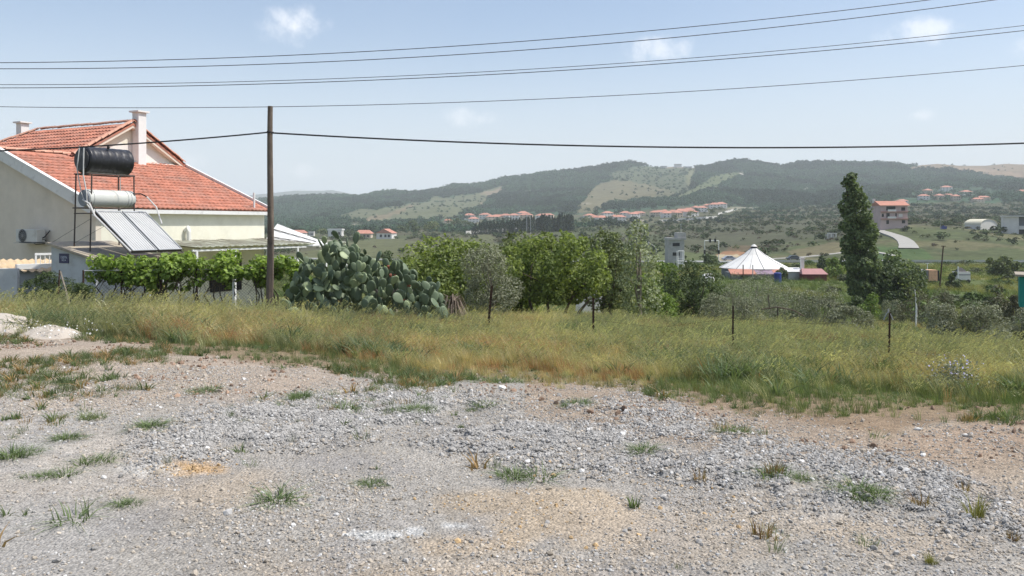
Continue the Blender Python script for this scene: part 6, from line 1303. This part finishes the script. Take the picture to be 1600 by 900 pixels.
# quonset and warehouse
Yq = Yat(1535, 359, 250, 600); b_ = spot(1545, Yq, .3); q = Yq/F; qh = thing('quonset_hut', 'low white barrel-roofed hut on the right meadow', 'building', b_, R(22)); rr_ = 18*q; rise_ = 17*q
arc = [(rr_*math.cos(math.pi*k/16), rise_*.55+rise_*.5*math.sin(math.pi*k/16)) for k in range(17)]
m = MB(); m.prism([(-rr_, 0)]+[(rr_, 0)]+arc, 1, 0, 28*q); m.build('shell', M['farwall'], qh); m = MB(); n = 17; V = [(a*1.02, y, b*1.02+.02) for y in (-.3, 28*q+.3) for a, b in arc]; m.add(V, [(i, i+1, n+i+1, n+i) for i in range(16)]); o = m.build('roof', mat('cream_vault', (.62, .58, .44), .7, .05, .5), qh); md = o.modifiers.new('t', 'SOLIDIFY'); md.thickness = .15
Yq = Yat(1590, 366, 250, 600); b_ = spot(1592, Yq, .5); q = Yq/F; wh = thing('warehouse', 'white flat-roofed warehouse cut off by the right edge', 'building', b_, R(-27)); h_ = CZ+(HY-337)*Yq/F-b_.z
m = MB(); m.box((-21*q, 0, 0), (0, 14, h_-.4)); m.build('wall', M['farwall'], wh); m = MB(); m.box((-22.5*q, -1, h_-.398), (45*q, 14, h_)); m.build('roof', M['membrane'], wh); m = MB(); m.box((.004, 2, 0), (42*q, 14, h_-.402)); m.build('rear_wall', M['greyblue'], wh)
m = MB(); m.box((.5*q, .2, 2.6), (42*q, 1.0, 4.2)); m.build('balcony', M['farwall'], wh); m = MB(); m.box((.6*q, 1.1, .5), (10*q, 1.98, 2.5)); m.build('window', M['dark'], wh)
b_ = spot(1476, 372, .1); q = 372/F; o = thing('water_container', 'small dark blue container on the right hillside', 'container', b_); m = MB(); m.box((-3.5*q, 0, .3), (3.5*q, 2, 1.5)); m.build('body', M['barrelb'], o); m = MB(); m.bar((0, 1, 1.502), (0, 1, 1.9), .35, n=10); m.build('cap', M['barrelb'], o)
# ruin
b_ = spot(1300, 360, .2); q = 360/F; o = thing('ruin', 'roofless pale stone ruin on the scrub slope left of the poplar', 'ruin', b_)
for x in (-7, -1.5, 6): m = MB(); m.box((x*q, 0, 0), ((x+1.3)*q, .5, 10*q)); m.build('pillar', M['farwall'], o)
m = MB(); m.box((-7.2*q, -.05, 10*q+.004), (7.5*q, .6, 11.3*q)); m.build('lintel', M['farwall'], o); m = MB(); m.box((-7*q, 2.5, 0), (7*q, 3, 9*q)); m.build('back_wall', M['concrete'], o)
# ---- hip-roofed houses of the hills: shared meshes
def house_meshes(w_, d_, h_, rh, wall, roof, nm):
    a = MB(); a.box((-w_/2, -d_/2, 0), (w_/2, d_/2, h_)); e = .5; b = MB(); rl_ = max(.1, (w_-d_)/2)
    b.add([(-w_/2-e, -d_/2-e, h_), (w_/2+e, -d_/2-e, h_), (w_/2+e, d_/2+e, h_), (-w_/2-e, d_/2+e, h_), (-rl_, 0, h_+rh), (rl_, 0, h_+rh)], [(0, 1, 5, 4), (1, 2, 5), (2, 3, 4, 5), (3, 0, 4), (0, 3, 2, 1)])
    c = MB(); c.box((-.6, -.04, 0), (.6, 0, 1.3)); g = MB(); g.box((-.25, -.25, 0), (.25, .25, 1.6))
    return a.mesh(nm+'_wall', wall), b.mesh(nm+'_roof', roof), c.mesh(nm+'_window', M['dark']), g.mesh(nm+'_chimney', M['farwall'])
HM = [house_meshes(15, 10, 6, 2.6, M['farwall'], M['redroof'], 'villa'), house_meshes(11, 9, 6.5, 2.4, M['farcream'], M['redroof'], 'villa2'), house_meshes(20, 10, 5.5, 2.6, M['farcream'], M['redroof'], 'villa3')]
HD = [(15, 10, 6), (11, 9, 6.5), (20, 10, 5.5)]
def far_house(px, Y, k, label, group, rz=0, s=1.0, name='villa', win=True):
    b_ = spot(px, Y, .6); root = thing(name, label, 'house', b_, rz, group); wm, rm, cm, gm_ = HM[k]; W, Dp, H_ = HD[k]
    S = (s, s, s); link('wall', wm, root, scale=S); ro = link('roof', rm, root, scale=S); link('chimney', gm_, ro, loc=(W*.2, .3, H_+1.4))
    if win:
        for i in range(3):
            for lv in range(2): link('window', cm, root, loc=((i-1)*W*.3*s, (-Dp/2-.003)*s, (1.2+lv*2.9)*s), scale=S)
    return root
town = sorted([(700, 351), (733, 343), (740, 348), (758, 342), (770, 344), (778, 343), (790, 343), (803, 343), (817, 339), (822, 341), (846, 343), (855, 341), (921, 343), (931, 346), (940, 347), (949, 339), (960, 345), (968, 346), (977, 339), (990, 341), (998, 338), (1022, 339), (1030, 338), (1043, 340), (1051, 338), (1058, 340), (1066, 335), (1076, 334), (1080, 338), (1087, 331), (1096, 331), (1108, 326), (1116, 326), (1126, 325), (1038, 337), (1071, 337)])
rd = random.Random(5)
ORD = 'first second third fourth fifth sixth seventh eighth ninth tenth eleventh twelfth thirteenth fourteenth fifteenth sixteenth seventeenth eighteenth nineteenth twentieth twenty-first twenty-second twenty-third twenty-fourth'.split()
nl = sum(p < 900 for p, _ in town)
for i, (px, py) in enumerate(town):
    Y = Yat(px, py, 500, 1700); grp = 'red-roofed village houses behind the cypress row' if px < 900 else 'red-roofed village houses below the forested hill'
    k = rd.choice((0, 0, 1, 2)); far_house(px, Y, k, (ORD[i]+' red-roofed house from the left, half hidden behind the cypress row') if px < 900 else (ORD[i-nl]+' red-roofed house from the left in the village row right of the cypresses'), grp, rd.uniform(-.4, .4), max(.9, 17*Y/F/15*(.85 if k == 2 else 1)), 'village_house', True)
vg = [(1449, 305, 1, 'upper left villa, set behind the white one, on the right hill'), (1443, 312, 0, 'white villa with porches, lowest left of the hill hamlet'), (1478, 299, 0, 'topmost wide villa of the right hill hamlet'), (1467, 313, 1, 'small villa in front of the long white one'), (1482, 309, 2, 'long pale villa in the middle of the hamlet'), (1493, 314, 1, 'low red-roofed villa right of the long pale one'),
      (1509, 306, 0, 'villa at the right side of the hamlet with a wide roof'), (1536, 313, 2, 'low pale bungalow right of the hamlet'), (1409, 320, 0, 'villa just behind the pink apartment block'), (1597, 305, 0, 'lone red-roofed house at the far right edge'), (1527, 316, 2, 'low pale terrace wall house below the bungalow')]
for i, (px, py, k, lb) in enumerate(vg): Y = Yat(px, py, 500, 1900); far_house(px, Y, k, lb, 'villas on the right hill', rd.uniform(-.3, .3), max(.8, (17 if k != 1 else 13)*Y/F/HD[k][0]*.95), 'villa')
# left valley houses
Y = 560
def lh(px, py, wpx, hpx, rpx, roofm, wallm, label, gable=False, rz=0):
    Y = Yat(px, py, 300, 1200); b_ = spot(px, Y, .5); q = Y/F; root = thing('cottage', label, 'house', b_, rz, 'scattered houses in the left valley'); w_, h_, rh = wpx*q/2, hpx*q+.5, rpx*q; d_ = w_*.9
    m = MB(); m.box((-w_, -d_, 0), (w_, d_, h_)); m.build('wall', M[wallm], root)
    m = MB()
    if gable == 'flat': m.prism([(-d_*1.1, h_+.004), (d_*1.1, h_+.004), (d_*1.1, h_+rh), (-d_*1.1, h_+rh)], 0, -w_*1.08, w_*1.08)
    elif gable: m.add([(-w_*1.1, -d_*1.1, h_-.2), (w_*1.1, -d_*1.1, h_-.2), (w_*1.1, d_*1.1, h_-.2), (-w_*1.1, d_*1.1, h_-.2), (0, -d_*1.1, h_+rh), (0, d_*1.1, h_+rh)], [(0, 4, 5, 3), (4, 1, 2, 5), (0, 1, 4), (3, 5, 2), (0, 3, 2, 1)])
    else: m.add([(-w_*1.12, -d_*1.15, h_), (w_*1.12, -d_*1.15, h_), (w_*1.12, d_*1.15, h_), (-w_*1.12, d_*1.15, h_), (-w_*.7, 0, h_+rh), (w_*.7, 0, h_+rh)], [(0, 1, 5, 4), (1, 2, 5), (2, 3, 4, 5), (3, 0, 4), (0, 3, 2, 1)])
    m.build('roof', M[roofm], root)
    for x in (-.55, .05, .5): m = MB(); m.box((x*w_, -d_-.06, h_*.35), ((x+.28)*w_, -d_-.003, h_*.75)); m.build('window', M['dark'], root)
lh(468, 369, 20, 5, 4.5, 'redroof', 'farwall', 'small red-roofed house just right of the white lean-to'); lh(487, 369, 8, 6, 1, 'membrane', 'farwall', 'tiny white hut right of the red-roofed house', 'flat')
lh(525, 369, 21, 9, 2.5, 'membrane', 'farwall', 'white flat-roofed house with dark porch above the cactus', 'flat'); lh(569, 372, 24, 7, 5.5, 'redroof', 'farcream', 'low house with orange hipped roof above the cactus'); lh(604, 373, 25, 9, 6.5, 'redroof', 'farwall', 'white gabled house with red roof in the left valley', True, R(-12))
# summit station
Yr = 2480
for (px, w_, h_, lb) in ((1038, 8, 2.5, 'low pale summit building on the ridge, left one'), (1060, 10, 4.5, 'tallest pale summit building on the ridge'), (1075, 12, 2, 'long low summit building on the ridge')):
    b_ = spot(px, Yr-15, 2); q = Yr/F; o = thing('summit_building', lb, 'building', b_, 0, 'buildings on the summit'); m = MB(); m.box((-w_*q/2, 0, 0), (w_*q/2, 15, h_*q+2)); m.build('wall', M['farwall'], o); m = MB(); m.box((-w_*q/2-1, -1, h_*q+2.02), (w_*q/2+1, 16, h_*q+3.5)); m.build('roof', M['concrete'], o)
for (px, h_, wh_) in ((462, 9, 'leftmost'), (470, 11, 'middle'), (478, 8, 'rightmost')):
    b_ = spot(px, 6200, 3); q = 6200/F; o = thing('pylon', wh_+' of the three faint masts on the farthest blue ridge', 'mast', b_, 0, 'transmitter masts on the farthest ridge')
    m = MB(); m.bar((0, 0, 0), (0, 0, h_*q*.45), 2.0, .7, n=4); m.build('mast', M['farwall'], o); m = MB(); m.bar((-7, 0, h_*q*.38), (7, 0, h_*q*.38), .8, n=4); m.build('crossarm', M['farwall'], o)
# ---- cypress row
def cyp(seed):
    r = np.random.default_rng(seed); P_, D = [], []
    n = 420; f = r.random(n); a = r.uniform(0, 6.28, n); w_ = .11*np.minimum(1, f*6+.3)*(1-f)**.6; q = np.stack([np.cos(a)*w_, np.sin(a)*w_, .03+f*.97], 1); d = np.stack([np.cos(a), np.sin(a), a*0+.3], 1); return leaf_mesh('cypress_crown', q, d, .07, r, LM['cypress'], up=0)
CM = [cyp(s) for s in range(4)]; tm = MB(); tm.bar((0, 0, -.05), (0, 0, .15), .02, n=5); tmm = tm.mesh('cypress_trunk', M['bark'])
rd = random.Random(8)
for i in range(74):
    px = 738+i*2.15+rd.uniform(-.8, .8); by = np.interp(px, [738, 790, 850, 900], [366, 363, 359, 357]); ty = np.interp(px, [738, 800, 850, 900], [350, 342, 337, 334])+rd.uniform(-3, 5); Y = 660+rd.uniform(-12, 12)
    zt_ = CZ+(HY-ty)*Y/F; b_ = spot(px, Y, .5); H_ = max(6, zt_-b_.z); root = thing('cypress_tree', 'dark cypress in the long row before the red-roofed village', 'tree', b_, rd.uniform(0, 6), 'cypress row before the village'); s_ = (H_*1.15, H_*1.15, H_)
    link('crown', rd.choice(CM), root, scale=s_); link('trunk', tmm, root, scale=(H_, H_, H_))
# white stone wall / greenhouse strip in front of the cypresses and lane walls
for (lb, x0, x1, ya, yb, h_) in (('long pale wall running below the cypress row', 728, 830, 366, 359, 2.6), ('pale terrace wall below the right half of the village', 1030, 1120, 347, 341, 2.4), ('pale wall at the right end of the village', 1122, 1152, 336, 328, 2.6)):
    n = 16; P_ = []
    for k in range(n+1): px = x0+(x1-x0)*k/n; P_.append(spot(px, Yat(px, ya+(yb-ya)*k/n, 400, 1700)))
    root = thing('boundary_wall', lb, 'wall', P_[0])
    m = MB()
    for a, b in zip(P_, P_[1:]): m.box((0, -.2, -1), ((b-a).length, .2, h_), Matrix.Translation(a-P_[0])@Vector((b.x-a.x, b.y-a.y, 0)).to_track_quat('X', 'Z').to_matrix().to_4x4())
    m.build('wall', M['farwall'], root)
# far individual trees that read on their own
tl = [(1080, 341, 14, 'dark tree at the middle of the village row'), (1112, 337, 14, 'dark pine at the right end of the village'), (1125, 332, 10, 'small pine right of the last village house'), (916, 352, 16, 'dark tree at the right end of the cypress row'), (1055, 346, 12, 'dark tree before the village terrace wall'), (650, 366, 26, 'dark tree clump right of the gabled house'), (675, 366, 24, 'dark tree clump left of the cypress row'), (632, 368, 18, 'dark tree just right of the gabled house'), (545, 370, 16, 'tree between the two left valley houses'),
      (500, 372, 18, 'tree between lean-to and white flat-roofed house'), (712, 358, 20, 'dark tree below the first village house'), (730, 358, 14, 'tree at the left end of the cypress row'), (1378, 352, 12, 'tree left of the pink apartment block'), (1400, 353, 14, 'tree in front of the pink apartment block'), (1211, 392, 11, 'small dark tree on the red earth behind the conical roof'), (1150, 390, 9, 'tree on the red earth left of the roof cap'), (985, 372, 12, 'tree on the slope left of the sapling')]
for i, (px, py, w_, lb) in enumerate(tl):
    Y = Yat(px, py, 200, 1500); b_ = spot(px, Y, .3); s = w_*Y/F; root = thing('far_tree', lb, 'tree', b_, i, 'single trees across the valley'); me = clump_mesh('far_crown', i+40, 420, LM['dark'] if i % 3 else LM['greygreen'], 1.0, .13)
    link('crown', me, root, scale=(s, s, s*.9)); link('trunk', tmm, root, scale=(s, s, s))
# ---------------------------------------------------------------- the air
hz, t, b, N, L = newmat('haze'); o = t.nodes['Material Output']; t.nodes.remove(b); v = N('ShaderNodeVolumePrincipled'); v.inputs['Color'].default_value = HAZE[1]; v.inputs['Density'].default_value = HAZE[0]; v.inputs['Anisotropy'].default_value = 0; L(v.outputs[0], o.inputs['Volume'])
m = MB(); m.box((-9500, -9500, -60), (9500, 9500, 300)); o = m.build('haze', hz); tag(o, kind='stuff')
